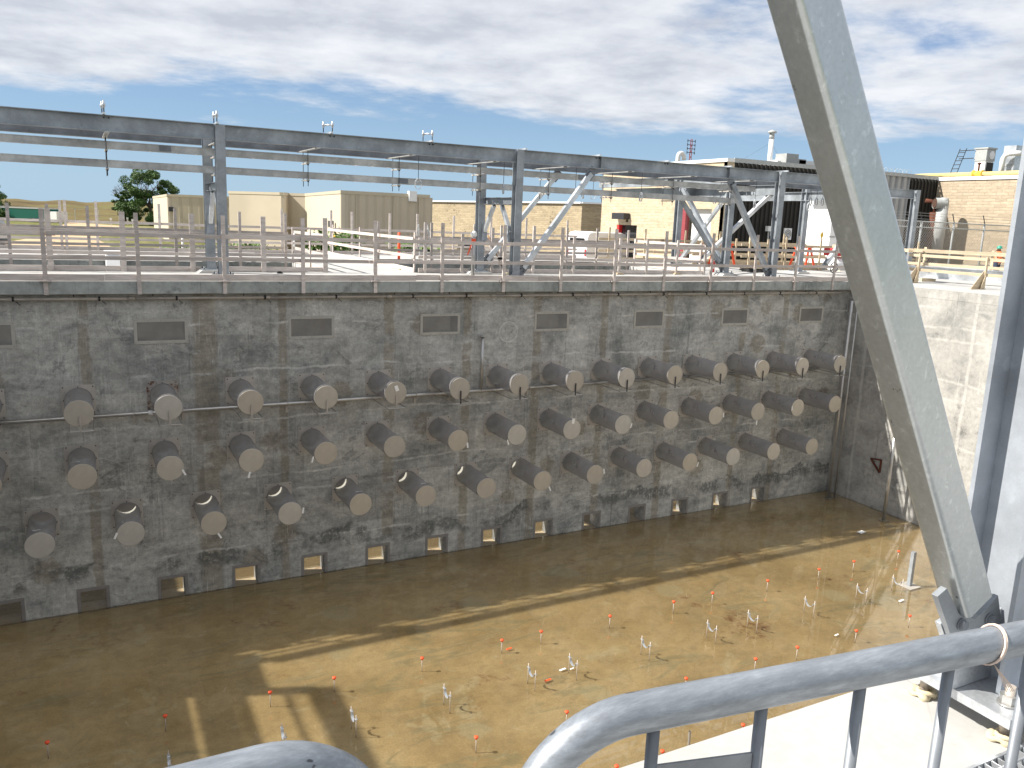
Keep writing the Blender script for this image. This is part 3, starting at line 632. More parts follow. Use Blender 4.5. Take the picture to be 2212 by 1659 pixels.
# long horizontal pipe with loops
t = empty('air_pipe', (XL, YW-.12, -3.09), 'long grey pipe running under the top row of stub pipes, with a T riser', 'pipe')
m = MB(); m.tube((XL, YW-.12, -3.09), (23.2, YW-.12, -3.09), .048, 14); m.build('main_pipe', M_STAIN, t)
m = MB(); m.tube((9.85, YW-.12, -3.09), (9.85, YW-.12, -1.53), .045, 14); m.lathe((9.85, YW-.12, -1.55), [(.075, 0), (.09, .0), (.09, .03), (.075, .03)], 16); m.build('riser', M_STAIN, t)
for x in (-3.2, .92, 2.0, 4.45, 7.9, 11.4, 14.9, 18.3, 20.2, 22.0):
    m = MB(); m.tube((x-.012, YW-.12, -3.09), (x+.012, YW-.12, -3.09), .062, 12); m.box(x-.02, x+.02, YW-.14, YW-.01, -3.16, -3.13); m.box(x-.03, x+.03, YW-.03, YW-.004, -3.34, -3.12)
    m.build('clamp', M_FLANGE, t)
for x in (1.28, 5.2):
    m = MB(); m.tube((x-.05, YW-.12, -3.09), (x+.05, YW-.12, -3.09), .056, 14); c = m.build('coupling', M_WHITE, t, 'white pipe marker band')
for i in range(-1, 14):
    xc = ROWS[0][0]+PSP*i+.03
    m = MB(); z = -3.10; yb, yf = YW-.12, YW-1.40
    m.path([(xc-.235, yb, z), (xc-.235, yf+.02, z), (xc-.225, yf, z), (xc-.2, yf-.01, z), (xc+.2, yf-.01, z), (xc+.225, yf, z), (xc+.235, yf+.02, z), (xc+.235, yb, z)], .012, 8)
    fr = m.build('pipe_loop', M_STAIN, t)
    m = MB(); m.box(xc-.03, xc+.005, yf-.025, yf-.013, z-.01, -2.76); m.tube((xc-.03, yf-.025, -2.84), (xc-.05, yf-.05, -2.84), .008, 6); m.tube((xc-.03, yf-.025, -2.93), (xc-.05, yf-.05, -2.93), .008, 6)
    m.build('hanger_strap', M_DARKST if i > 4 else M_FLANGE, fr)
# conduit under the slab
t = empty('conduit_run', (XL, YF+.12, -.41), 'grimy plastic conduit strung below the slab edge along the top of the pit wall', 'conduit')
m = MB(); yc = YF+.11
xs = [XL, -2.1, 1.0, 4.0, 7.1, 10.1, 13.2, 16.2, 19.3, 22.3, 23.9]
for a, b in zip(xs[:-1], xs[1:]):
    dz = random.uniform(-.006, .006); m.tube((a, yc, -.405+dz), (b, yc, -.405+random.uniform(-.006, .006)), .034, 12)
for x in xs[1:-1]: m.tube((x-.07, yc, -.405), (x+.07, yc, -.405), .043, 12)
m.build('pipe_run', M_PVC, t)
for k, x in enumerate([-1.3, .35, 1.95, 3.95, 5.7, 7.75, 9.3, 11.0, 12.7, 14.3, 16.0, 17.7, 19.3, 20.9, 22.6]):
    m = MB(); m.tube((x-.02, yc, -.405), (x+.02, yc, -.405), .052, 10); m.bar((x+.05, yc-.03, -.45), (x+.13, yc-.05, -.53), .012, .012); m.tube((x-.5, yc, -.36), (x-.5, yc, -.30), .012, 6)
    m.build('clamp', M_BLACK, t)
# pipe legs standing in the water near the corner
for k, (px, py, tx, ty, rad, nm) in enumerate([(zz(2900, 1800, 700, 1145, 505)+zz(2900, 1800, 700, 1160, 0)+(.055, 'thick grey riser pipe standing in the water in the pit corner')),
                                 (zz(2900, 1800, 700, 1220, 490)+zz(2900, 1800, 700, 1235, 120)+(.035, 'thin grey riser pipe beside the thicker one in the pit corner')),
                                 (zz(2900, 1800, 700, 1830, 780)+zz(2900, 1800, 700, 1890, 0)+(.055, 'grey riser pipe standing in the water in front of the side wall'))]):
    b = onz(px, py, WZ); t = empty('riser_pipe', (b.x, b.y, WZ), nm, 'pipe', 'riser pipes by the side wall')
    m = MB(); m.tube((b.x, b.y, WZ-.03), (b.x, b.y, WZ+(7.2 if k != 2 else 3.4)), rad, 14); m.build('pipe', M_STAIN, t)
    m = MB(); m.box(b.x-.13, b.x+.13, b.y-.13, b.y+.13, WZ-.04, WZ-.005); m.build('foot_plate', M_FLANGE, t)
t = empty('steel_post', (19.876, 13.569, WZ), 'short square grey steel post standing on the pit floor', 'post')
m = MB(); m.box(19.82, 19.93, 13.52, 13.62, WZ-.03, WZ+1.0); m.build('post', M_GALV, t)
m = MB(); m.box(19.66, 20.09, 13.36, 13.78, WZ-.04, WZ+.012); m.build('foot_plate', M_FLANGE, t)
m = MB(); a, b, c = (XR-.05, 18.78, -6.1), (XR-.05, 18.36, -6.04), (XR-.05, 18.37, -6.5)
for p, q in ((a, b), (b, c), (c, a)): m.bar(p, q, .05, .05, (1, 0, 0))
o = m.build('wall_bracket', M_RUST); tag(o, 'small rusty triangular bracket on the side wall', 'bracket')

# ---- rods with orange caps, saddles
def make_pin(x, y, lab, first=[None]):
    if first[0] is None:
        t = empty('capped_rod', (x, y, WZ), lab, 'rod', 'orange-capped rods standing on the pit floor')
        m = MB(); m.tube((x, y, WZ-.04), (x, y, WZ+.27), .0095, 8); m.build('rod', M_ROD, t)
        m = MB(); m.lathe((x, y, WZ+.235), [(.016, 0), (.017, .03), (.038, .034), (.042, .045), (.040, .06), (.02, .068), (.004, .07)], 12); m.build('cap', M_ORANGE, t)
        first[0] = t; return t
    return dup(first[0], (x, y, WZ), lab)
RX = [-.97, .93, 2.83, 4.10, 6.0, 7.91, 8.92, 10.82, 12.74, 14.0, 15.91, 17.84, 19.24, 21.15]
for k, x in enumerate(RX): make_pin(x, 14.93, 'orange-capped steel rod in the far row on the pit floor, %s from the left' % ORD[k])
R2X = [5.9, 7.82, 8.83, 10.73, 12.66, 13.92, 15.84, 17.75]
for k, x in enumerate(R2X): make_pin(x, 11.985, 'orange-capped steel rod in the middle row on the pit floor, %s from the left' % ORD[k])
for k, x in enumerate([7.78, 8.77, 10.68]): make_pin(x, 10.25, 'orange-capped steel rod in the nearest row on the pit floor, %s from the left' % ORD[k])
def make_saddle(x, lab, first=[None]):
    if first[0] is None:
        t = empty('pipe_saddle', (x, 13.45, WZ), lab, 'pipe saddle', 'pipe saddles slung between rods on the pit floor')
        for yy_ in (13.30, 13.61):
            m = MB(); m.tube((x, yy_, WZ-.04), (x, yy_, WZ+.43), .0085, 8); m.build('rod', M_ROD, t)
        m = MB(); pts = []
        for k in range(13):
            a = -pi+pi*k/12; pts.append((x, 13.455+.115*cos(a), WZ+.335+.115*sin(a)))
        pts = [(x, 13.30-.03, WZ+.345), (x, 13.33, WZ+.345)]+pts+[(x, 13.58, WZ+.345), (x, 13.64, WZ+.345)]
        for p, q in zip(pts[:-1], pts[1:]): m.bar(p, q, .05, .006, (1, 0, 0))
        m.build('strap', M_BRIGHT, t); first[0] = t; return t
    return dup(first[0], (x, 13.45, WZ), lab)
for k, x in enumerate([-1.03, .87, 2.77, 4.06, 5.95, 7.86, 8.87, 10.78, 12.69, 13.97, 15.88, 17.79, 19.2]):
    make_saddle(x, 'curved metal pipe saddle slung between two rods on the pit floor, %s from the left' % ORD[k])
# small litter on the floor
for k, (px, py, s, mt, lab) in enumerate([(1236, 1445, .10, M_PAPER, 'pale chip of rubble beside the middle saddle on the pit floor'), (1216, 1447, .16, M_PAPER, 'pale flake beside the pipe saddle, larger of the two'), (1184, 1470, .16, M_ORANGE, 'orange strip lying flat on the pit floor'), (1948, 1298, .2, M_PAPER, 'thin white stick lying on the pit floor'),
                                          (1808, 1372, .13, M_PAPER, 'thin white stick lying near the middle rods'), (1100, 1402, .14, M_ORANGE, 'small orange peg lying beside a capped rod'), (1862, 1150, .28, M_WHITE, 'white board lying on the floor in the slab shadow')]):
    p = onz(px, py, WZ); m = MB(); m.bar((p.x-s/2, p.y, WZ+.004), (p.x+s/2, p.y+s*.15, WZ+.006), s*.28 if k not in (6,) else .16, .008)
    o = m.build('floor_scrap', mt); tag(o, lab, 'scrap')

# ================================================================ STEEL FRAMES ON THE FAR DECK
FY, RY = 21.0, 22.99
def column(x, y, zt, lab, along='y', gap=.10, plate=True, zb=0, mat=None, w=.22, d=.25):
    t = empty('steel_column', (x, y, zb), lab, 'column', 'galvanised columns of the far frames')
    m = MB(); up = (0, 1, 0) if along == 'y' else (1, 0, 0)
    m.ibeam((x, y, zb+gap), (x, y, zt), d, w, .018, .012, up); m.build('shaft', mat or M_GALV, t)
    if plate:
        m = MB(); m.box(x-.24, x+.24, y-.24, y+.24, zb+gap-.03, zb+gap-.001); bp = m.build('base_plate', M_GALV, t)
        m = MB(); m.prism([(x-.36, zb), (x+.36, zb), (x+.27, zb+gap-.032), (x-.27, zb+gap-.032)], 1, y-.33, y+.33); m.build('grout_pad', M_DECK, t)
        for a in (-.19, .19):
            for b in (-.19, .19): MB().tube((x+a, y+b, zb+gap-.001), (x+a, y+b, zb+gap+.06), .018, 8).build('anchor_bolt', M_GALVD, bp)
    return t
CX = (3.09, 11.05, 21.0)
column(-4.92, FY, 3.59, 'galvanised column at the far left end of the front frame line')
column(CX[0], FY, 3.59, 'galvanised steel column of the front frame, the leftmost one')
column(CX[1], FY, 3.59, 'galvanised steel column of the front frame with a brace rising to its right')
column(CX[2], FY, 3.59, 'galvanised steel column of the front frame nearest the big brace')
column(3.07, RY, 3.572, 'galvanised column behind the leftmost front column')
column(10.86, RY, 3.572, 'galvanised column behind the middle front column, beside the white-topped pipe')
column(20.67, RY, 3.572, 'galvanised rear column joined to the crossed braces')
column(21.0, 26.25, 3.572, 'distant galvanised column in front of the cream brick wall', plate=False, gap=.0)
column(25.64, 24.22, 3.572, 'galvanised column right of the nearest front column, on a grouted plate')
def beam(p0, p1, lab, depth=.35, bf=.19, mat=None, name='steel_beam'):
    t = empty(name, p0, lab, 'beam', 'galvanised beams of the far frames')
    MB().ibeam(p0, p1, depth, bf, .016, .011).build('beam_body', mat or M_GALV, t); return t
zb = 3.59-.175
for k, (x0, x1, lab) in enumerate([(-8.5, CX[0]-.12, 'front top beam left of the leftmost front column'), (CX[0]+.12, CX[1]-.12, 'front top beam between the first and second front columns'),
                                    (CX[1]+.12, CX[2]-.12, 'front top beam between the second and third front columns'), (CX[2]+.12, 25.5, 'front top beam running right behind the big foreground brace')]):
    t = beam((x0, FY, zb), (x1, FY, zb), lab, mat=(M_GALV, M_GALV, M_GALV, M_GALV)[k])
    for xs in ([.71], [5.77, 8.42], [13.67, 16.18, 18.68], [])[k]:
        for q in (-.05, .05): MB().tube((xs+q, FY-.006, zb+.12), (xs+q, FY-.03, zb+.12), .018, 8).build('bolt', M_DARKST, t)
    if k == 2:
        for xs in (13.76, 18.68): MB().box(xs-.008, xs+.008, FY-.094, FY-.0065, zb-.158, zb+.158).build('stiffener', M_GALV, t)
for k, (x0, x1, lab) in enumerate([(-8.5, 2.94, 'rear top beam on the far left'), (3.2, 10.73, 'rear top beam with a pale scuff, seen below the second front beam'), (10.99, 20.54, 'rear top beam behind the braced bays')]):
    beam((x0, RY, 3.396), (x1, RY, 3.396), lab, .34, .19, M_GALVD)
beam((21.4, 21.15, 3.02), (21.4, 31.2, 3.02), 'cross beam running back from the nearest front column', .34, .2, M_GALV)
beam((25.64, 21.15, 3.02), (25.64, 31.2, 3.02), 'second cross beam running back, behind the big brace', .34, .2, M_GALV)
beam((21.0, 23.15, 3.40), (21.0, 32, 3.40), 'beam running back over the crossed braces', .34, .2, M_GALV)
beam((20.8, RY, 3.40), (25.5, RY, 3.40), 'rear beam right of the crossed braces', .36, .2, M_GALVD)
# portal tie and knee braces between front and rear columns
for x, lab in ((3.08, 'the leftmost columns'), (10.95, 'the middle columns')):
    beam((x, FY+.13, 2.19), (x, RY-.13, 2.19), 'short tie beam with two knee braces between '+lab, .20, .15, M_GALVD, 'tie_beam')
    for (a, b, w_) in ((FY+.14, FY+.75, 'front'), (RY-.14, RY-.75, 'rear')):
        t = empty('knee_brace', (x, a, 1.25), 'pale knee brace on the %s column below the tie of %s' % (w_, lab), 'brace', 'knee braces')
        MB().bar((x, a, 1.3), (x, b, 2.07), .10, .10, (1, 0, 0)).build('brace_tube', M_BRIGHT, t)
        MB().box(x-.09, x+.09, min(a, a-.01), max(a, a+.01), 1.02, 1.5).build('end_plate', M_GALV, t)
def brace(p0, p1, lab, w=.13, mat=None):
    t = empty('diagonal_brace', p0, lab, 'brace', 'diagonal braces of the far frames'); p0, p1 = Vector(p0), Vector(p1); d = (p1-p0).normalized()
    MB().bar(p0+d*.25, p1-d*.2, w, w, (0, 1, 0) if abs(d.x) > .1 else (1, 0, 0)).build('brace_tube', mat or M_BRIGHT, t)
    sd = Vector((0, 1, 0)) if abs(d.x) > .1 else Vector((1, 0, 0))
    for q, nm in ((p0, 0), (p1, 1)):
        e = q+d*(.42 if nm == 0 else -.36)
        g = MB().bar(q, e, .02, .26, sd).build('gusset', M_GALVD, t)
        for u in (.10, .22):
            for v in (-.06, .06):
                c = q+d*(u+.08)*(1 if nm == 0 else -1)+d.cross(sd)*v; MB().tube(c-sd*.012, c-sd*.035, .018, 6).build('bolt', M_DARKST, g)
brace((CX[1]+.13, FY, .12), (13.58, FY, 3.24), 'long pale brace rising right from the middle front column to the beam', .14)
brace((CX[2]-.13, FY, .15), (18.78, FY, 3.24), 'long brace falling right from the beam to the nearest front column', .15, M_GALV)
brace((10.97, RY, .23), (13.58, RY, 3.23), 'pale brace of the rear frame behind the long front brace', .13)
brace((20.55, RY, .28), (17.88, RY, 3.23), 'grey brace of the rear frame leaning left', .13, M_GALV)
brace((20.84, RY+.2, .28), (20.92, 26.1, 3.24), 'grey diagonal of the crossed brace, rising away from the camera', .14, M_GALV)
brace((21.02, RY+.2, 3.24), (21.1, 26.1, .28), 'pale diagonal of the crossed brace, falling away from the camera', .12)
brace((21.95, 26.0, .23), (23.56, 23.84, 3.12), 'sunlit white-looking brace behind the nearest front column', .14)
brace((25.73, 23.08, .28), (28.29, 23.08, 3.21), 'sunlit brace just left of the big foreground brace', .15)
# aluminium channels on hangers
for k, (z0, z1, lab) in enumerate([(2.947, 3.108, 'upper aluminium channel hung between the frames'), (2.521, 2.682, 'lower aluminium channel hung between the frames')]):
    t = empty('cable_channel', (-8.5, 22.09, z0), lab, 'cable channel', 'aluminium channels'); xe = 20.9 if k == 0 else 20.24
    for j, (a, b) in enumerate(((-8.5, 1.99), (1.99, 8.04), (8.04, 13.81), (13.81, xe))):
        m = MB(); y0 = 22.04; y1 = 22.45
        m.box(a+.002, b-.002, y0, y0+.006, z0, z1); m.box(a+.002, b-.002, y1-.006, y1, z0, z1); m.box(a+.002, b-.002, y0-.012, y0+.05, z0-.006, z0-.0005); m.box(a+.002, b-.002, y0-.012, y0, z1-.012, z1)
        x = a+.3
        while x < b-.1: m.box(x-.025, x+.025, y0+.052, y1, z0-.004, z0+.004); x += .45
        m.build('channel_section', M_ALU, t)
        if j: MB().box(a-.13, a+.13, y0-.016, y0-.0125, z0+.012, z1-.014).build('splice_plate', M_GALVD if (j+k) % 2 else M_ALU, t)
    m = MB()
for k, x in enumerate([.71, 3.12, 5.41, 7.90, 10.36, 12.63, 14.90, 17.31, 19.77]):
    t = empty('hanger', (x, 22.2, 2.35), 'twin-rod hanger carrying both aluminium channels, %s from the left' % ORD[k], 'hanger', 'twin-rod channel hangers')
    for y in (22.0, 22.52): MB().tube((x, y, 2.32), (x, y, 3.24), .009, 6).build('rod', M_DARKST, t)
    for z in (2.488, 2.914): MB().box(x-.03, x+.03, 21.95, 22.57, z-.03, z+.005).build('cross_bar', M_FLANGE, t)
    MB().box(x-.05, x+.05, FY-.1, RY, 3.214, 3.238).build('top_channel', M_ALU, t)
    for z in (2.475, 2.9): MB().box(x-.018, x+.018, 21.98, 22.02, z-.05, z).build('nut', M_BLACK, t)
def clevis(x, y, zt, zr, zbm, rz, lab):
    t = empty('pipe_hanger', (x, y, zbm), lab, 'pipe hanger', 'loop-shaped pipe hangers')
    MB().tube((x, y, zr), (x, y, zt), .008, 6).build('rod', M_DARKST, t)
    h = zr-zbm; w = h*.32; c, s_ = cos(rz), sin(rz); m = MB(); pts = [(-w, .72), (-w, .35)]+[(w*cos(pi+pi*i/10), .35+.35*sin(pi+pi*i/10)) for i in range(1, 10)]+[(w, .35), (w, .72), (w*.2, 1), (-w*.2, 1), (-w, .72)]
    pts = [(x+u*c, y+u*s_, zbm+v*h) for u, v in pts]
    for p, q in zip(pts[:-1], pts[1:]): m.bar(p, q, .04, .006, (-s_, c, 0))
    m.build('loop', M_BRIGHT, t); MB().bar((x-w*c, y-w*s_, zbm+.72*h), (x+w*c, y+w*s_, zbm+.72*h), .045, .012).build('cross_pin', M_BRIGHT, t)
for k, (x, rz) in enumerate([(8.37, .1), (10.99, 1.25), (13.43, 1.2), (15.87, 1.35), (20.66, .5), (23.23, .2)]):
    clevis(x, 21.76, 3.28, 2.682, 2.389, rz, 'loop-shaped pipe hanger below the front beam, %s from the left' % ORD[k])
for k, (px, py, py2, rz) in enumerate([(1480.5, 717, 0, 1.3), (1468, 717, 0, 0), (1495, 717, 0, 0)]):
    clevis(16.08+k*.43, 25.54, 3.3, 2.83, 2.50, rz, 'small distant pipe hanger of three in front of the cream wall, %s' % ('first', 'second', 'third')[k])
for k in range(3): clevis(21.52+k*.31, 24.8, 3.21, 2.88, 2.55, .3, 'small pipe hanger of three by the dark cladding, %s from the left' % ORD[k])
for k in range(3): clevis(24.3+k*.31, 22.7, 3.21, 2.91, 2.63, .3, 'small pipe hanger of three beside the big brace, %s from the left' % ORD[k])
# struts and insulators on top of the front beam
for k, x in enumerate([.66, 3.03, 5.72, 8.39, 11.18, 13.64, 16.14, 18.64, 21.1]):
    t = empty('strut_channel', (x, FY, 3.592), 'short bright strut across the top of the front beam, %s from the left' % ORD[k], 'strut', 'struts on the top beam')
    m = MB(); m.box(x-.03, x+.03, FY-.2, RY+.2, 3.591, 3.632); m.build('strut', M_BRIGHT, t)
    if k < 4:
        c = empty('pipe_clamp', (x, FY, 3.632), 'cable clamp on two dark rods above the front beam, %s from the left' % ORD[k], 'clamp', 'clamps on the top beam')
        sep = .10 if k >= 2 else .02
        for j, (dx, dy) in enumerate(((-sep, .25), (sep*.6, 0))):
            MB().tube((x+dx, FY+dy, 3.632), (x+dx, FY+dy, 3.87), .012, 8).build('rod', M_DARKST, c)
            MB().lathe((x+dx, FY+dy, 3.74), [(.015, 0), (.024, .01), (.024, .03), (.036, .05), (.036, .09), (.02, .11), (.02, .15), (.012, .16)], 12).build('insulator', M_BRIGHT, c)
        MB().tube((x-sep, FY+.25, 3.81), (x+sep*.6, FY, 3.81), .022, 10).build('clamp_body', M_BRIGHT, c)

# unseen rack left of the view, shaped to cast shadow stripes into the pit
rp = MB().box(XL-.35, XL-.25, 19.35, 20.75, 0, 1.75)  # panel added and sized to shade the far left of the pit floor
t = empty('shadow_rack', (XL-.3, 10, 0), 'unseen steel rack along the left pit edge, added to cast shadows on the floor', 'rack')
m = MB(); m.ibeam((XL-.3, -4, 2.72), (XL-.3, 19.3, 2.72), .42, .2, .02, .012); m.build('rail_beam', M_GALV, t)
rp.build('shade_panel', M_GALV, t)
for z in (2.05, 1.22, .95): MB().bar((XL-.3, -4, z), (XL-.3, 19.3, z), .06, .07 if z > 2 else .2).build('rail', M_GALV, t)
MB().bar((XL-.3, -4, .62), (XL-.3, 19.3, .62), .06, .42).build('shadow_board', M_GALV, t)
for y in (19.2, 13.6, 7.4, 1.2): MB().box(XL-.4, XL-.2, y-.12, y+.12, .0, 2.5).build('leg', M_GALV, t)

# ================================================================ TIMBER GUARDRAILS
def guardrail(lab, p0, p1, posts, rails=((.97, 1.06), (.45, .535)), toe=.15, ptop=1.5, pbot=0, front=-1, name='timber_guardrail', seg=3.66, blocks=(), group='timber guardrails', mat=None, pw=.089, tops=None):
    mat = mat or M_WOOD; p0, p1 = Vector((p0[0], p0[1], 0)), Vector((p1[0], p1[1], 0)); d = (p1-p0).normalized(); nr = Vector((-d.y, d.x, 0))*front; L = (p1-p0).length
    t = empty(name, p0, lab, 'guardrail', group); rr = random.Random(int(abs(p0.x*31+p0.y*17)*10)+5)
    for k, s in enumerate(posts):
        c = p0+d*s; lean = rr.uniform(-.012, .012); zt = (tops[k] if tops else ptop)+rr.uniform(-.015, .015)
        off = nr*.021
        m = MB(); m.bar(c+off+Vector((0, 0, pbot)), c+off+d*lean+Vector((0, 0, zt)), pw, .038, d); po = m.build('post', mat, t)
        if k in blocks: MB().bar(c+off*2-d*.12+Vector((0, 0, -.002)), c+off*2+d*.12+Vector((0, 0, -.002)), .09, .03, nr).build('post_block', mat, t)
    def board(z0, z1, s0, s1, o_):
        a = p0+d*s0-nr*o_; b = p0+d*s1-nr*o_; zc = (z0+z1)/2
        e0, e1 = rr.uniform(-.012, .012), rr.uniform(-.012, .012)
        MB().bar(a+Vector((0, 0, zc+e0)), b+Vector((0, 0, zc+e1)), .036, z1-z0, nr).build('rail' if z0 > .2 else 'toe_board', mat, t)
    for j, (z0, z1) in enumerate(rails):
        s = -rr.uniform(0, 2)
        while s < L-.05:
            e = min(L, s+seg); board(z0, z1, max(0, s), e+(.18 if e < L else 0), .019+(.001 if int(s/seg) % 2 else 0)+(.0385 if (int(round(s*7)) % 2) else 0)); s += seg
    if toe:
        s = -rr.uniform(0, 2)
        while s < L-.05:
            e = min(L, s+seg); board(.008, toe, max(0, s), e-.004, .0195); s += seg
    return t
def fx(x0, xs): return [x-x0 for x in xs]
x0 = XL+.02
guardrail('weathered timber guardrail along the slab edge directly above the pit wall', (x0, YF-.008), (24.3, YF-.008), fx(x0, [-.665+1.837*k for k in range(-3, 14)]), pbot=-.30, ptop=1.51, blocks=(3, 5, 7, 9, 11, 13, 15), front=-1)
guardrail('timber guardrail on the near side of the left deck opening', (-6.9, 23.26), (6.26, 23.26), fx(-6.9, [-6.0, -4.2, -2.4, -.62, 1.0, 2.66, 4.48, 6.18]), rails=((.945, 1.032), (.42, .505)), toe=.135, ptop=1.5, pw=.13)
guardrail('timber guardrail on the near side of the right deck opening', (9.0, 23.26), (20.0, 23.26), fx(9.0, [9.2, 10.4, 11.43, 12.9, 14.42, 16.24, 17.38, 18.68, 19.95]), rails=((.945, 1.032), (.42, .505)), toe=.135, tops=[1.5, 1.2, 1.4, 1.5, 1.2, 1.2, 1.2, 1.2, 1.05])
guardrail('sunlit timber guardrail across the deck at the end of the left opening', (6.26, 23.4), (6.3, 27.9), [.1, 1.9, 4.3], rails=((.96, 1.05), (.43, .52)), toe=.14, ptop=1.15, front=1)
guardrail('sunlit timber guardrail across the deck at the start of the right opening', (8.93, 23.4), (8.95, 33.2), [.1, 3.6, 5.6, 9.2], rails=((.96, 1.05), (.43, .52)), toe=.14, ptop=1.2, front=-1)
guardrail('timber guardrail on the far side of the left deck opening', (-6.9, 27.98), (6.2, 27.98), fx(-6.9, [-6, -4, -1.75, -.75, .3, 2.72, 4.65, 6.1]), rails=((.90, .985), (.43, .51)), toe=.14, ptop=1.6, pbot=-.25)
guardrail('timber guardrail on the far side of the right deck opening', (9.2, 27.98), (20.0, 27.98), fx(9.2, [9.3, 11.3, 13.0, 14.1, 15.5, 17.0, 18.4, 19.9]), rails=((.90, .985), (.43, .51)), toe=.14, ptop=1.45, pbot=-.25)
guardrail('timber guardrail along the back edge of the far deck', (-12, 33.6), (21, 33.6), fx(-12, [-11, -9, -7, -5, -2.6, -.5, -.35, .64, 2.73, 4.9, 7.2, 9.17, 10.05, 11.67, 12.9, 14.6, 16.4, 18.2, 20.4]), rails=((.97, 1.06), (.36, .45)), toe=.14, ptop=1.75)
guardrail('timber guardrail closing the right end of the right opening', (20.05, 23.4), (20.1, 27.9), [.2, 2.2, 4.3], toe=.14, ptop=1.1, front=1)
guardrail('timber guardrail beyond the crossed braces on the right', (20.5, 31.0), (38, 30.0), [.5, 2.4, 4.6, 6.6, 8.4, 10.5, 12.5, 14.6, 16.8], rails=((.95, 1.06), (.42, .53)), toe=.2, ptop=1.5, mat=M_WOODF)
guardrail('pale timber guardrail running back towards the dark cladding', (23.6, 28.3), (34, 29.2), [.5, 2.6, 4.7, 6.9, 9.2], rails=((.9, 1.02), (.45, .56)), toe=.2, ptop=1.25, mat=M_WOODF)
guardrail('pale timber guardrail behind the nearest front column', (24.6, 26.4), (36, 26.0), [.4, 2.4, 4.4, 6.4, 8.5, 10.6], rails=((.98, 1.08), (.5, .6)), toe=.18, ptop=1.4, mat=M_WOODF)
# right of the big brace: posts with plywood stays
t = empty('stayed_guardrail', (26.68, 17.1, 0), 'pale timber guardrail with plywood stays on the right deck, near the pit corner', 'guardrail', 'timber guardrails')
for y in (19.6, 17.1, 14.4):
    MB().box(26.64, 26.73, y-.02, y+.02, 0, 1.06).build('post', M_WOODF, t)
    m = MB(); m.prism([(26.05, .01), (26.64, .01), (26.64, .62)], 1, y+.021, y+.036); m.prism([(26.45, .01), (26.64, .01), (26.64, .46)], 1, y-.05, y-.035); m.build('plywood_stay', M_WOODF, t)
    MB().box(25.95, 26.75, y-.05, y+.05, .0005, .018).build('foot_board', M_WOODF, t)
for z0 in (.93, .42): MB().box(26.735, 26.775, 12.4, 20.1, z0, z0+.10).build('rail', M_WOODF, t)
guardrail('further timber guardrail behind the stayed one on the right deck', (29.5, 26), (33.4, 12.4), [.4, 3.9, 6.4, 9.0, 11.6], rails=((1.0, 1.14), (.5, .61)), toe=0, ptop=1.22, mat=M_WOODF, front=1)
b0, b1 = onz(*zz(3400, 800, 560, 860, 1160), .12), onz(*zz(3400, 800, 560, 2150, 1245), .12)
t = empty('spare_beam', (b0.x, b0.y, 0), 'pale grey steel beam lying on timbers on the right deck', 'beam')
d = (b1-b0).normalized(); MB().ibeam(b0-d*1.2+Vector((0, 0, .22)), b1+d*1.5+Vector((0, 0, .22)), .42, .2, .015, .01).build('beam_body', M_WHITE if False else M_BRIGHT, t)
for q in (.3, 3.0):
    c = b0+d*q; MB().box(c.x-.4, c.x+.4, c.y-.06, c.y+.06, .0, .13).build('timber_block', M_WOODF, t)

# ================================================================ THINGS ON THE FAR DECK
def pipepost(px, pybase, lab): pass
b = onz(*zz(1680, 760, 560, 715, 1298), 0)
t = empty('capped_pipe', (b.x, b.y, 0), 'upright grey pipe with a white rag top and an orange ribbon, by the middle columns', 'pipe')
MB().tube((b.x, b.y, 0), (b.x, b.y, 1.2), .055, 14).build('pipe', M_STAIN, t)
m = MB(); rr = random.Random(2)
m.lathe((b.x, b.y, 1.14), [(.06, 0), (.085, .04), (.09, .10), (.07, .15), (.03, .17)], 12); m.build('rag', M_PAPER, t)
m = MB(); m.lathe((b.x, b.y, .97), [(.062, 0), (.066, .03), (.064, .09), (.068, .12)], 12); m.bar((b.x-.06, b.y-.03, 1.0), (b.x-.17, b.y-.06, .72), .06, .01); m.bar((b.x-.1, b.y-.05, .9), (b.x-.22, b.y-.08, .62), .05, .01); m.build('orange_ribbon', M_ORANGE, t)
b = onz(*zz(560, 760, 560, 2060, 1110), 0)
def box_thing(name, x0, x1, y0, y1, z0, z1, mat, lab, cat): m = MB(); m.box(x0, x1, y0, y1, z0, z1); o = m.build(name, mat, None, bevel=.01); return tag(o, lab, cat)
# white sloping hatch hood in the left opening
m = MB(); p = ony(*zz(0, 760, 560, 1650, 1140), 27.3); q = ony(*zz(0, 760, 560, 1870, 1140), 27.3)
t = empty('hatch_hood', (p.x, 27.3, 0), 'white sloping hatch hood standing in the left deck opening', 'hatch')
m.prism([(27.0, -1.2), (27.8, -1.2), (27.8, p.z+.42), (27.3, p.z+.42), (27.0, p.z)], 0, p.x, q.x); m.build('hood', M_WHITE, t, bevel=.01)
MB().box(p.x-.03, q.x+.03, 27.25, 27.85, p.z+.42, p.z+.45).build('lid', M_WHITE, t)
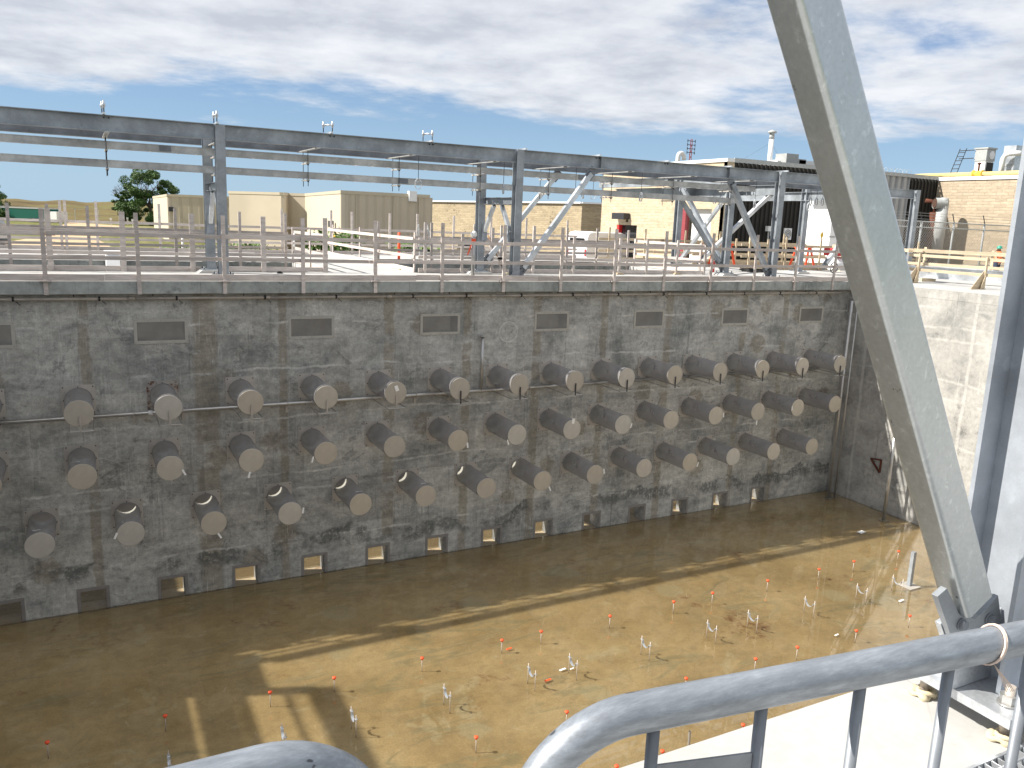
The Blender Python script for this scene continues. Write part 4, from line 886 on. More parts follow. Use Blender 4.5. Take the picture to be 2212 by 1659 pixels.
# straw brooms / brush, ladder, cone tube
b = onz(10.2, 0, 0) if False else None
t = empty('marker_tube', (10.55, 29.3, 0), 'slim red and orange marker tube behind the guardrail in front of the tan building', 'marker')
m = MB(); m.tube((10.55, 29.3, 0), (10.55, 29.3, 1.05), .05, 12); m.build('tube', M_ORANGE, t)
for z in (.35, .75): MB().tube((10.55, 29.3, z), (10.55, 29.3, z+.06), .053, 12).build('band', M_RED, t)
MB().lathe((10.55, 29.3, 0), [(.16, 0), (.16, .03), (.06, .06)], 14).build('foot', M_BLACK, t)
t = empty('step_ladder', (12.0, 30.6, 0), 'open aluminium step ladder behind the right guardrail', 'ladder')
for dx in (-.25, .25):
    MB().bar((12.0+dx*1.1, 30.2, 0), (12.0+dx*.7, 30.6, 1.35), .03, .07).build('front_rail', M_ALU, t); MB().bar((12.0+dx*1.1, 31.1, 0), (12.0+dx*.7, 30.65, 1.35), .03, .05).build('back_rail', M_ALU, t)
for k in range(4): MB().box(11.73+.02*k, 12.27-.02*k, 30.25+.09*k, 30.35+.09*k, .28+.29*k, .31+.29*k).build('tread', M_ALU, t)
# leaning broom by the middle columns
p, q = ony(*zz(1680, 760, 560, 955, 660), 24.9), ony(*zz(1680, 760, 560, 1140, 1080), 24.6)
t = empty('leaning_stick', (q.x, q.y, 0), 'brown wooden pole leaning beside the middle columns', 'pole'); MB().tube(p, q+(q-p)*.15, .018, 8).build('pole', plain('brown_wood', (.28, .14, .05), .7), t)
# worklight feet / roll
c = onz(*zz(1680, 760, 560, 1245, 1275), .04); m = MB(); m.tube((c.x-.09, c.y, .06), (c.x+.07, c.y+.03, .06), .055, 12); o = m.build('twine_roll', M_PUTTY); tag(o, 'small tan roll lying on the deck beside the middle front column', 'roll')
# cable coil
c = onz(*zz(2800, 820, 560, 720, 985), .02); m = MB(); rr = random.Random(5)
for k in range(6):
    R_ = .55+rr.uniform(-.08, .08); ox, oy = rr.uniform(-.05, .05), rr.uniform(-.05, .05); m.path([(c.x+ox+R_*cos(a*pi/12), c.y+oy+R_*1.1*sin(a*pi/12), .02+.012*k+rr.uniform(0, .02)) for a in range(24)], .016, 6, True)
o = m.build('cable_coil', M_CABLE); tag(o, 'loose coil of black cable on the deck left of the nearest front column', 'cable')
# extinguisher
c = onz(*zz(2800, 820, 560, 15, 995), 0); t = empty('fire_extinguisher', (c.x, c.y, 0), 'red fire extinguisher standing on the deck by the right opening', 'extinguisher')
MB().lathe((c.x, c.y, 0), [(.075, 0), (.08, .02), (.08, .36), (.05, .43), (.03, .45)], 14).build('cylinder', M_RED, t); MB().lathe((c.x, c.y, .45), [(.03, 0), (.035, .03), (.02, .06)], 10).build('valve', M_BLACK, t); MB().box(c.x-.081, c.x+.0, c.y-.083, c.y-.079, .14, .26).build('label_plate', M_PAPER, t)
# orange sawhorses
for k, (x, y) in enumerate(((25.0, 28.0), (29.0, 27.2))):
    t = empty('sawhorse', (x, y, 0), 'orange folding sawhorse behind the pale guardrails, %s one' % ('left' if k == 0 else 'right'), 'sawhorse', 'orange sawhorses')
    for a in (-.45, .45):
        for b_ in (-.28, .28): MB().bar((x+a*1.15, y+b_, 0), (x+a*.85, y+b_*.15, .95), .05, .09, (0, 1, 0)).build('leg', M_ORANGE, t)
    MB().box(x-.55, x+.55, y-.05, y+.05, .93, 1.02).build('top_bar', M_ORANGE, t)
# compressor with wheel, white tank container with sign
c = ond(1806, 553, 33); t = empty('compressor', (c.x, c.y, 0), 'red site compressor with a spoked wheel, beside the white container', 'compressor')
m = MB(); m.box(c.x-.3, c.x+.9, c.y-.3, c.y+.4, .75, 1.05); m.build('hood', M_RED, t, bevel=.04); MB().tube((c.x-.3, c.y, .45), (c.x+.8, c.y, .45), .26, 18).build('tank', M_WHITE, t)
m = MB(); m.path([(c.x-.45+.2*cos(a*pi/9), c.y-.35, .3+.2*sin(a*pi/9)) for a in range(18)], .02, 8, True)
for a in range(4): m.tube((c.x-.45-.19*cos(a*pi/4), c.y-.35, .3-.19*sin(a*pi/4)), (c.x-.45+.19*cos(a*pi/4), c.y-.35, .3+.19*sin(a*pi/4)), .01, 6)
m.build('wheel', M_BLACK, t)
a_, b_ = ond(1768, 470, 40), ond(1850, 475, 40.5); t = empty('container', (a_.x, a_.y, -1.5), 'white container with a yellow diamond sign, half hidden by the big brace', 'container')
a_ = ond(1790, 470, 40); m = MB(); m.box(a_.x, a_.x+3.4, a_.y-.2, a_.y+1.6, -1.4, onz(0, 0, 0).z if False else ony(1775, 428, a_.y).z); m.build('body', M_WHITE, t, bevel=.03)
s_ = ony(1775.5, 508, a_.y-.21); m = MB(); m.prism([(s_.x-.12, s_.z), (s_.x, s_.z-.2), (s_.x+.12, s_.z), (s_.x, s_.z+.2)], 1, s_.y, s_.y+.005); m.build('diamond_sign', M_YELLOW, t)
for j in range(3): MB().box(s_.x+.5+j*.62, s_.x+.9+j*.62, s_.y, s_.y+.005, s_.z-.1, s_.z-.02).build('notice', M_GREYP, t)
# spiral sign on dark wall + switch boxes handled with the building
# steel pipe edge of deck, small things on the deck
for k, (px, py, s, mt, lab) in enumerate([(zz(0, 760, 560, 800, 1205)+(.30, M_WOOD, 'bit of timber lying on the deck behind the first guardrail')), (zz(560, 760, 560, 810, 1222)+(.32, M_WOOD, 'bit of timber on the deck left of the leftmost columns')), (zz(1120, 760, 560, 1850, 1195)+(.3, M_WOODF, 'brown block lying on the deck by the sunlit guardrail')),
                                          (zz(2240, 760, 560, 790, 1268)+(.3, M_WOODF, 'short timber foot on the deck below the right guardrail')), (zz(2240, 760, 560, 1690, 1268)+(.3, M_WOODF, 'second short timber foot on the deck below the right guardrail')), (zz(560, 760, 560, 2140, 1253)+(.14, M_BLACK, 'small black glove lying on the deck'))]):
    p = onz(px, py, 0); m = MB(); m.box(p.x-s/2, p.x+s/2, p.y-.05, p.y+.05, .0005, .035); m.box(p.x-s/3, p.x+s/3, p.y-.03, p.y+.08, .036, .06); o = m.build('deck_scrap', mt); tag(o, lab, 'scrap')

# ================================================================ BUILDINGS
GZ = -1.5
def wallquad(m, a, b, z0, z1, th=.25):
    """upright wall between plan points a and b, thickness away from the viewer"""
    a, b = Vector((a[0], a[1], 0)), Vector((b[0], b[1], 0)); d = (b-a).normalized(); n = Vector((-d.y, d.x, 0))
    if n.dot(a) < 0: n = -n
    q = [a, b, b+n*th, a+n*th]; vs = [(p.x, p.y, z) for z in (z0, z1) for p in q]
    m.add(vs, [(3, 2, 1, 0), (4, 5, 6, 7), (0, 1, 5, 4), (1, 2, 6, 5), (2, 3, 7, 6), (3, 0, 4, 7)]); return m
def xy(p): return (p.x, p.y)
# tan metal building
ZT = 3.17
def tz(x, y, z=ZT): return xy(onz(x, y, z))
A0, A1, B1_ = tz(330, 424.2, 2.75), tz(361, 419, 2.75), tz(497, 424.5, 2.75)
C0 = tz(494, 412.6); C1 = tz(613.5, 415.6); D1 = tz(622.5, 416.8); E1 = tz(659, 418)
F1 = tz(736.7, 411); G1 = tz(927, 421)
E1 = (E1[0], E1[1]); G1 = (G1[0], F1[1])
t = empty('tan_building', (F1[0], F1[1], GZ), 'low tan metal-clad building with stepped walls behind the guardrails', 'building')
def seg(a, b, zt, mat, nm='wall', lab=None):
    m = MB(); wallquad(m, a, b, GZ, zt-.22); w_ = m.build(nm, mat, t, lab)
    a_, b_ = Vector(a), Vector(b); d = (b_-a_).normalized(); n = Vector((-d.y, d.x))
    if n.dot(a_) < 0: n = -n
    m = MB(); p0 = a_-n*.04-d*.04; p1 = b_-n*.04+d*.04
    m.bar((p0.x+n.x*.2, p0.y+n.y*.2, zt-.11), (p1.x+n.x*.2, p1.y+n.y*.2, zt-.11), .4, .22, (n.x, n.y, 0)); m.build('roof_trim', M_TANTRIM, t); return w_
seg(A0, A1, 2.75, M_TANFLAT); seg(A1, B1_, 2.75, M_TANRIB); seg(C0, C1, ZT, M_TANRIB); seg(C1, D1, ZT, M_TANRIB); seg(D1, E1, ZT, M_TANRIB); seg(E1, F1, ZT, M_TANFLAT, 'wall', 'smooth sunlit wall'); seg(F1, G1, ZT, M_TANRIB, 'wall', 'shaded ribbed wall')
m = MB(); rp_ = [(C0[0]+.1, C0[1]+.25), (C1[0], C1[1]+.3), (D1[0], D1[1]+.3), (E1[0]+.1, E1[1]+.3), (F1[0]+.2, F1[1]+.2), (G1[0], G1[1]+.3), (G1[0], G1[1]+30), (C0[0]+6, C0[1]+26)]; m.add([(x, y, ZT-.3) for x, y in rp_], [tuple(range(len(rp_)))]); m.build('roof', M_TANTRIM, t)
wallquad(MB(), G1, (G1[0], G1[1]+12), GZ, ZT-.2).build('wall', M_TANRIB, t)
# its door, lamp, scupper
def onwall(px, py, a, b, off=.03):
    a, b = Vector((a[0], a[1], 0)), Vector((b[0], b[1], 0)); d = (b-a).normalized(); n = Vector((-d.y, d.x, 0))
    if n.dot(a) < 0: n = -n
    v = ray(px, py); k = (a-Vector((0, 0, 0))).dot(n)/v.dot(n); return CAMP+v*k-n*off, d, n
p, d, n_ = onwall(722, 505, E1, F1); z1 = p.z
m = MB(); c = Vector((p.x, p.y, 0)); m.bar(c+Vector((0, 0, GZ)), c+Vector((0, 0, z1)), 1.5, .06, d); dr_ = m.build('door', M_YELLOW, t)
for s_ in (-.82, .82): MB().bar(c+d*s_+Vector((0, 0, GZ)), c+d*s_+Vector((0, 0, z1+.1)), .1, .1, d).build('door_frame', M_YELLOW, dr_)
p, d, n_ = onwall(724, 484, E1, F1, .2); MB().box(p.x-.25, p.x+.05, p.y-.2, p.y+.2, p.z-.22, p.z+.22).build('wall_lamp', M_DARKST, t)
p, d, n_ = onwall(361+10, 452, A1, B1_, .2) ; MB().box(p.x-.2, p.x+.2, p.y-.2, p.y+.1, p.z-.2, p.z+.2).build('wall_lamp', M_DARKST, t)
p, d, n_ = onwall(890, 424, F1, G1, .12); MB().box(p.x-.28, p.x+.28, p.y-.1, p.y+.3, p.z-.35, p.z+.35).build('roof_scupper', M_WHITE, t)
for px in (770, 850, 905): p, d, n_ = onwall(px, 470, F1, G1, .04); MB().box(p.x-.04, p.x+.04, p.y-.03, p.y+.03, GZ, ZT-.25).build('downpipe', M_TANTRIM, t)
# stained brick wall behind
P0, P1_, P2_ = tz(929, 433, 3.67), tz(1258, 436, 3.67), tz(1305, 438, 3.67)
t = empty('brick_building', (P1_[0], P1_[1], GZ), 'long stained brick building with a white coping, beyond the tan building', 'building')
wallquad(MB(), P0, P1_, GZ, 3.5).build('wall', M_BRICKD, t); wallquad(MB(), P1_, P2_, GZ, 3.5).build('wall', M_BRICKD, t, 'shaded end of the brick wall')
for a, b in ((P0, P1_), (P1_, P2_)):
    m = MB(); a_, b_ = Vector((a[0], a[1], 3.58)), Vector((b[0], b[1], 3.58)); m.bar(a_, b_, .5, .16); m.build('coping', M_WHITE, t)
# tall cream brick building and dark clad wall
ZH = 5.8
T1_ = onz(1573, 341.6, ZH); XH = T1_.x; YH = T1_.y
pf = onx(1303, 393, XH); YFAR = pf.y
cor2 = ony(2027.5, 383, YH)
t = empty('tall_building', (XH, YH, GZ), 'tall cream brick building with dark ribbed cladding on its shaded side', 'building')
hol = []
def onH(px, py): p = onx(px, py, XH); return (p.y, p.z)
d7a, d7b = onH(1332, 485), onH(1376, 487); dr8a, dr8b = onH(1483, 451), onH(1538, 452)
wl = holed_plate('brick_wall', rect(YH, YFAR, GZ, ZH-.2), [rect(d7b[0], d7a[0], GZ+.02, d7a[1]), rect(dr8b[0], dr8a[0], GZ+.02, dr8a[1])], XH, XH+.5, lambda u, v, w_: (w_, u, v), M_BRICKY, t)
wallquad(MB(), (XH+.5, YFAR-.5), (XH+20, YFAR-.5), GZ, ZH-.2).build('back_wall', M_BRICKD, t)
m = MB(); m.box(XH-.08, XH+.5, YH-.05, YFAR, ZH-.2, ZH); m.build('coping', M_WHITE, t)
m = MB(); m.box(XH+.502, cor2.x, YH-.04, YH+.02, ZH-.2, ZH+.05); m.build('coping', M_GREYP, t)
m = MB(); x = XH+.55
prof = []
while x < cor2.x: prof += [(x, YH), (x+.12, YH), (x+.15, YH+.09), (x+.33, YH+.09), (x+.36, YH)]; x += .36
prof += [(prof[-1][0], YH+.3), (XH+.55, YH+.3)]
m.prism(prof, 2, GZ, ZH-.2); m.build('ribbed_cladding', M_DARKRIB, t)
m = MB(); m.box(XH, XH+.549, YH-.001, YH+.3, GZ, ZH-.2); m.build('corner_pier', M_BRICKY, t)
# recessed doors
m = MB(); m.box(XH+.35, XH+.4, d7b[0], d7a[0], GZ+.03, d7a[1]); m.build('door', M_GLASS, t)
for s_ in (0,): MB().box(XH+.05, XH+.34, d7a[0]-.25, d7a[0]-.01, GZ+.03, d7a[1]-.02).build('door_jamb', M_RED, t)
m = MB(); m.box(XH+.3, XH+.36, dr8b[0], dr8a[0]-.3, GZ+.03, dr8a[1]); w8 = m.build('overhead_door', M_WHITE, t)
for k in range(1, 8): MB().box(XH+.29, XH+.2995, dr8b[0]+.02, dr8a[0]-.32, GZ+k*.8, GZ+k*.8+.03).build('door_rib', M_GREYP, w8)
MB().box(XH-.04, XH+.28, dr8a[0]-.02, dr8a[0]+.9, GZ+.03, dr8a[1]).build('red_door_post', plain('maroon_paint', (.30, .06, .07), .5), t)
m = MB(); c = onx(1343, 467, XH-.2); m.box(c.x-.35, c.x+.15, c.y-.75, c.y+.75, c.z-.22, c.z+.22); m.build('wall_lamp', M_DARKST, t)
for (px, py, ch, hh) in ((1354, 474.5, '7', 8.0), (1557, 444, '8', 9.0)):
    c = onx(px-9*0, py, XH-.02); hgt = hh*((c-CAMP).dot(FWD))/FPX
    pl = MB().box(XH-.04, XH-.005, c.y-hgt*.42, c.y+hgt*.42, c.z-hgt*.62, c.z+hgt*.62).build('number_plate', M_BLACK, t)
    text_mesh(ch, hgt*1.25, M_YELLOW, pl, (XH-.05, c.y, c.z), (0, -1, 0), (0, 0, 1), 'number')
m = MB(); c0, c1 = onx(1528, 413, XH-1), onx(1590, 418, XH-1); m.box(XH-1.2, XH-.02, c1.y if c1.y > YH else YH+.3, c0.y, c0.z-.5, c0.z+.2); m.build('canopy', M_BRIGHT, t)
# roof plant
def roofbox(name, px0, px1, pyt, y, z0, dep, mat, lab, par=None):
    a, b = ony(px0, pyt, y), ony(px1, pyt, y); m = MB(); m.box(a.x, b.x, y, y+dep, z0, a.z)
    return m, a, b
yr = YH+6
a = ony(1668, 290, yr); t2 = empty('chimney', (a.x, yr, ZH), 'tall white metal flue with a conical cap on the roof', 'flue')
r_ = 5.2/FPX*((a-CAMP).dot(FWD)); top_ = ony(1673, 283, yr).z
MB().tube((a.x, yr, ZH-.2), (a.x, yr, top_-.55), r_, 16).build('flue_pipe', M_WHITE, t2)
MB().lathe((a.x, yr, top_-.55), [(r_*1.1, 0), (r_*1.1, .2), (r_*1.0, .22), (r_*1.0, .38), (r_*1.9, .4), (r_*1.7, .5), (r_*.3, .62)], 18).build('flue_cap', M_GREYP, t2)
for sx in (-3.2, 3.0): MB().tube((a.x, yr, top_-.8), (a.x+sx, yr+1, ZH-.1), .005, 4).build('guy_wire', M_DARKST, t2)
a = ony(1464, 350, YH+22); t2 = empty('gooseneck_vent', (a.x, YH+22, ZH), 'white gooseneck vent pipe on the roof of the cream building', 'vent')
zt = ony(1467, 330.5, YH+22).z; R_ = .33
MB().path([(a.x, YH+22, ZH-.6), (a.x, YH+22, zt-R_)]+[(a.x+R_-R_*cos(k*pi/8), YH+22, zt-R_+R_*sin(k*pi/8)) for k in range(1, 9)]+[(a.x+2*R_, YH+22, zt-R_-.25)], .2, 12).build('pipe', M_WHITE, t2)
ya = YH+60; a = ony(1492, 330, ya); t2 = empty('radio_mast', (a.x, ya, GZ), 'distant red lattice radio mast with antenna elements', 'mast')
zt = ony(1493.5, 300, ya).z; zb_ = GZ
m = MB(); 
for q in ((-.28, 0), (.28, 0), (0, .3)): m.tube((a.x+q[0], ya+q[1], zb_), (a.x+q[0]*.5, ya+q[1]*.5, zt), .05, 4)
z = zb_
while z < zt-1: m.tube((a.x-.28, ya, z), (a.x+.2, ya, z+.8), .03, 4); m.tube((a.x+.28, ya, z), (a.x-.2, ya, z+.8), .03, 4); z += .8
m.build('lattice', plain('mast_red', (.35, .08, .07), .6), t2)
for k in range(4):
    z = zt-.3-k*.55; m = MB(); m.tube((a.x-.75, ya, z), (a.x+.75, ya, z), .05, 5)
    for q in (-.7, .7): m.tube((a.x+q, ya, z-.22), (a.x+q, ya, z+.22), .06, 5)
    m.build('antenna', M_DARKST, t2)
yr = YH+3
t2 = empty('rooftop_unit', (XH+8, yr, ZH), 'white rooftop air unit with ducts behind the dark cladding', 'air unit')
for (px0, px1, pyt, dep, mt, nm) in ((1680, 1703, 346.5, 2, M_WHITE, 'cabinet'), (1700, 1714, 331, 1.0, M_GREYP, 'flue_box'), (1713, 1742, 342, 2, M_GREYP, 'duct'), (1727, 1800, 345.5, 3, M_WHITE, 'air_handler')):
    a, b = ony(px0, pyt, yr+(.0 if nm != 'flue_box' else -.5)), ony(px1, pyt, yr); MB().box(a.x, b.x, a.y, a.y+dep, ZH-.1, a.z).build(nm, mt, t2)
t3 = t
# switch boxes and spiral sign on the dark wall
for k, px in enumerate((1659, 1672.5)):
    a = ony(px, 494, YH-.25); t2 = empty('switch_box', (a.x, YH-.25, GZ), 'grey switch box on a post before the dark cladding, %s of the pair' % ('left' if k == 0 else 'right'), 'switch box', 'pair of switch boxes')
    MB().box(a.x-.17, a.x+.17, YH-.45, YH-.2, a.z-.16, a.z+.16).build('box', M_WHITE, t2); MB().box(a.x-.04, a.x+.04, YH-.36, YH-.28, GZ, a.z-.161).build('post', M_GREYP, t2)
a = ony(1841-.0, 505, YH-.2) if False else ony(*zz(2800, 820, 560, 1193, 400), YH-.1)
m = MB(); m.box(a.x-.33, a.x+.33, YH-.1, YH-.03, a.z-.36, a.z+.36); t2 = m.build('spiral_sign', M_WHITE); tag(t2, 'small white square sign with rings on the dark cladding', 'sign')
for r_ in (.26, .16, .07):
    MB().path([(a.x+r_*cos(k*pi/12), YH-.105, a.z+r_*sin(k*pi/12)) for k in range(24)], .018, 5, True).build('ring', M_DARKST, t2)
# right brick block
XB = cor2.x
pr_ = onx(2186, 375, XB)
t = empty('right_brick_building', (XB, YH, GZ), 'tan brick building on the right with a yellow gas pipe along its roof', 'building')
MB().box(XB, XB+.5, 6, YH-.002, GZ-.5, ZH-.25).build('brick_wall', M_BRICKT, t); MB().box(XB-.08, XB+.5, 6, YH-.002, ZH-.25, ZH-.02).build('coping', M_WHITE, t)
MB().tube((XB+.5, 6, ZH+.18), (XB+.5, YH+6, ZH+.18), .14, 10).build('gas_pipe', M_CREAMY, t)
v = onx(1575/2212*0+ (3350+.3083*1590)*.548611, (500+.3083*590)*.548611, XB+.2)
MB().lathe((XB+.5, v.y, ZH+.18), [(.15, -.35), (.26, -.34), (.26, -.28), (.17, -.26), (.21, 0), (.17, .26), (.26, .28), (.26, .34), (.15, .35)], 14, 1).build('gas_valve', M_YELLOW, t); MB().tube((XB+.5, v.y, ZH+.35), (XB+.5, v.y, ZH+.8), .06, 8).lathe((XB+.5, v.y, ZH+.8), [(.05, 0), (.13, .03), (.13, .1), (.05, .14)], 10).build('valve_stem', M_RUST, t)
R = lambda x, y: ((3350+.3083*x)*.548611, (500+.3083*y)*.548611)
# cooling unit on the roof
xu = XB+1.6
a, b = onx(*R(1575, 430), xu), onx(*R(1725, 430), xu); zt = onx(*R(1730, 278), xu).z; zmid = onx(*R(1720, 430), xu).z
t = empty('cooling_unit', (xu, a.y, ZH), 'grey cooling unit with a round badge and a black ladder on the right roof', 'cooling unit')
wx = .9*(a.y-b.y)
MB().box(xu, xu+wx*1.25, b.y, a.y, zmid, zt).build('upper_case', M_GREYP, t); MB().box(xu+.05, xu+wx*1.2, b.y+.05, a.y-.05, ZH-.1, zmid-.002).build('lower_case', M_WHITE, t)
MB().box(xu+.2, xu+wx*1.15, b.y+.0, b.y+.045, ZH+.1, zmid-.1).build('fan_opening', M_BLACK, t)
MB().tube((xu+wx*.75, b.y-.0, (zt+zmid)/2), (xu+wx*.75, b.y-.03, (zt+zmid)/2), .28, 18).build('round_badge', M_WHITE, t)
MB().box(xu-.05, xu+wx*1.3, b.y-.08, a.y+.08, zt, zt+.1).build('lid', M_GREYP, t)
m = MB(); ly = a.y+.6
for q in (0, .5): m.tube((xu-.3, ly+q+.5, ZH-.1), (xu-.1, ly+q, zt+.1), .025, 5)
for k in range(7): q_ = k/7; m.tube((xu-.3+.2*q_, ly+.5-.5*q_, ZH+.1+(zt-ZH)*q_), (xu-.3+.2*q_, ly+1.0-.5*q_, ZH+.1+(zt-ZH)*q_), .025, 5)
m.build('ladder', M_BLACK, t)
for q in (zt-.05, zmid+.2): MB().tube((xu-.1, a.y, q), (xu-.1, ly+.5, q), .03, 5).build('handrail', M_BLACK, t)
a, b = onx(*R(1955, 300), xu), onx(*R(2110, 300), xu); zt2 = onx(*R(1990, 240), xu).z
t = empty('air_handler', (xu, a.y, ZH), 'tall shiny metal air handler with a bent white pipe on the right roof', 'air handler')
MB().box(xu, xu+2.2, b.y, a.y, ZH-.1, zt2).build('case', M_BRIGHT, t)
for q in (.35, .68): MB().box(xu-.03, xu-.001, b.y, a.y, ZH+(zt2-ZH)*q, ZH+(zt2-ZH)*q+.12).build('rib', M_GREYP, t)
p = onx(*R(1945, 400), xu-.5); MB().path([(xu-.5, p.y, ZH-.1), (xu-.5, p.y, zt2-.9), (xu-.5, p.y-.15, zt2-.65), (xu-.45, p.y-.4, zt2-.55), (xu-.2, p.y-.8, zt2-.55), (xu+.02, p.y-.85, zt2-.55)], .17, 12).build('bent_pipe', M_WHITE, t)
# stacks in front of the right brick wall
xs_ = XB-1.6
c = onx(*R(1160, 1100), xs_); t = empty('exhaust_stack', (xs_, c.y, GZ), 'fat grey exhaust stack with an open elbow facing left, by the brick wall', 'stack')
zt = onx(*R(1180, 975), xs_).z; r_ = .38
MB().tube((xs_, c.y, GZ+1.6), (xs_, c.y, zt), r_, 20).build('stack_pipe', M_GREYP, t); MB().tube((xs_, c.y, GZ-.2), (xs_, c.y, GZ+1.6), r_*.4, 12).build('lower_pipe', M_GREYP, t)
k_ = MB(); k_.tube((xs_+.1, c.y-.1, zt-.02), (xs_-.55, c.y+.25, zt-.02), r_*.97, 20, caps=False); k_.lathe((xs_, c.y, zt-.4), [(r_, 0), (r_, .55), (r_*.8, .75), (.05, .8)], 20); k_.build('elbow', M_GREYP, t)
MB().tube((xs_-.549, c.y+.2496, zt-.02), (xs_-.45, c.y+.2, zt-.02), r_*.8, 20).build('opening', plain('dark_brown', (.09, .05, .035), .9), t)  # solid dark brown disc filling the elbow mouth
c = onx(*R(1070, 1140), xs_-.1); t = empty('rusty_stack', (xs_-.1, c.y, GZ), 'rusty brown exhaust pipe with a bent top beside the grey stack', 'stack')
z1 = onx(*R(1070, 1090), xs_-.1).z; z2 = onx(*R(1070, 1010), xs_-.1).z
MB().tube((xs_-.1, c.y, GZ-.2), (xs_-.1, c.y, z1), .34, 16).build('muffler', M_RUST, t)
MB().path([(xs_-.1, c.y, z1-.05), (xs_-.1, c.y, z2-.1), (xs_-.15, c.y+.08, z2+.12), (xs_-.32, c.y+.25, z2+.3), (xs_-.6, c.y+.5, z2+.34)], .15, 12).build('bent_pipe', M_RUST, t)
# ribbed metal shed edge, right of the big brace
a = ony(1900, 372, YH-2.5); b = ony(1966, 380, YH-2.5); t = empty('ribbed_shed', (a.x, YH-2.5, GZ), 'grey ribbed metal shed seen in the gap right of the big brace', 'shed')
m = MB(); prof = []; x = a.x-1
while x < b.x-.3: prof += [(x, YH-2.5), (x+.25, YH-2.5), (x+.32, YH-2.38), (x+.5, YH-2.38), (x+.57, YH-2.5)]; x += .57
prof += [(prof[-1][0], YH-.3), (a.x-1, YH-.3)]; m.prism(prof, 2, GZ, a.z-.15); m.build('ribbed_wall', corrug('grey_ribbed_sheet', (.36, .36, .36), .57, (1, 0), .4, .5, .8), t)
MB().box(a.x-1, b.x+.2, YH-2.6, YH-.3, a.z-.15, a.z+.05).build('roof_edge', M_GREYP, t)
m = MB(); m.path([(a.x-1+.11*k, YH-2.5+.14*cos(k*1.9), a.z+.2+.14*sin(k*1.9)) for k in range(int((b.x-a.x+1)/.11)+1)], .012, 4); m.build('razor_wire', M_BRIGHT, t)
# end frame right of the brace
t = empty('end_frame', (32.16, 24.22, 0), 'galvanised portal frame end seen right of the big brace', 'frame')
MB().ibeam((32.16, 24.22, 0), (32.16, 24.22, 3.59), .26, .24, .018, .012, (0, 1, 0)).build('column', M_GALV, t); MB().ibeam((25.8, 24.22, 3.40), (32.03, 24.22, 3.40), .36, .2, .018, .012).build('beam', M_GALV, t)
MB().ibeam((32.1, 24.36, 3.4), (32.1, 30.3, 3.4), .3, .2, .018, .012).build('cross_beam', M_GALV, t)
# chain link fence
t = empty('chain_link_fence', (31, 32, 0), 'tall chain-link fence with barbed-wire arms in front of the tan brick wall', 'fence')
def fpt(x, y, z): return onz(*zz(3400, 800, 560, x, y), z)
pb = [fpt(*q) for q in ((1000, 955, .05), (1760, 965, .05))]; fa = Vector((44.4, 32.1, 0)); fb = Vector((50.7, 33.0, 0))
FXY = [(30, 40), (44.4, 38.5), (62, 26)]
fa, fb = onz(1890, 571, .0), onz(2230, 576, .0)
d = (fb-fa).normalized(); L_ = (fb-fa).length; fh = 2.5*((fa-CAMP).dot(FWD))/46
m = MB(); m.add([fa, fb, fb+Vector((0, 0, fh)), fa+Vector((0, 0, fh))], [(0, 1, 2, 3)])
def mat_chain():
    q = NT('chain_link'); X, Y, Z = q.xyz(); s = q.m('ADD', q.m('MULTIPLY', X, d.x), q.m('MULTIPLY', Y, d.y)); P_ = .16
    def ln(op): f = q.m('FRACT', q.m('DIVIDE', q.m(op, s, Z), P_)); return q.m('LESS_THAN', f, .2)
    al = q.m('MAXIMUM', ln('ADD'), ln('SUBTRACT')); q.set((.42, .42, .42), .5, .5); tr = q.n.new('ShaderNodeBsdfTransparent'); mx = q.n.new('ShaderNodeMixShader')
    q.lk(al, mx.inputs[0]); q.lk(tr.outputs[0], mx.inputs[1]); q.lk(q.b.outputs[0], mx.inputs[2]); q.lk(mx.outputs[0], q.out.inputs[0]); return q.mt
m.build('wire_mesh', mat_chain(), t)
for z in (.03, fh-.35, fh-.02): MB().tube(fa+Vector((0, 0, z)), fb+Vector((0, 0, z)), .035, 6).build('rail', M_GREYP, t)
s = .6
k = 0
while s < L_:
    c = fa+d*s; po = MB().tube(c+Vector((0, 0, -.8)), c+Vector((0, 0, fh)), .06, 8).build('post', M_GREYP, t); MB().tube(c+Vector((0, 0, fh)), c+Vector((-.25, 0, fh+.5)), .03, 6).build('barb_arm', M_DARKST, po); s += 2.9; k += 1
for z in (.12, .3, .45): MB().tube(fa+Vector((-.06, 0, fh+z)), fb+Vector((-.06, 0, fh+z)), .012, 4).build('barbed_wire', M_GREYP, t)
w = MB(); w.bar(fa-d*8+Vector((0, 0, -.5)), fb+d*8+Vector((0, 0, -.5)), .4, .95); o = w.build('kerb_wall', M_TANFLAT); tag(o, 'low tan concrete wall under the chain-link fence', 'wall')

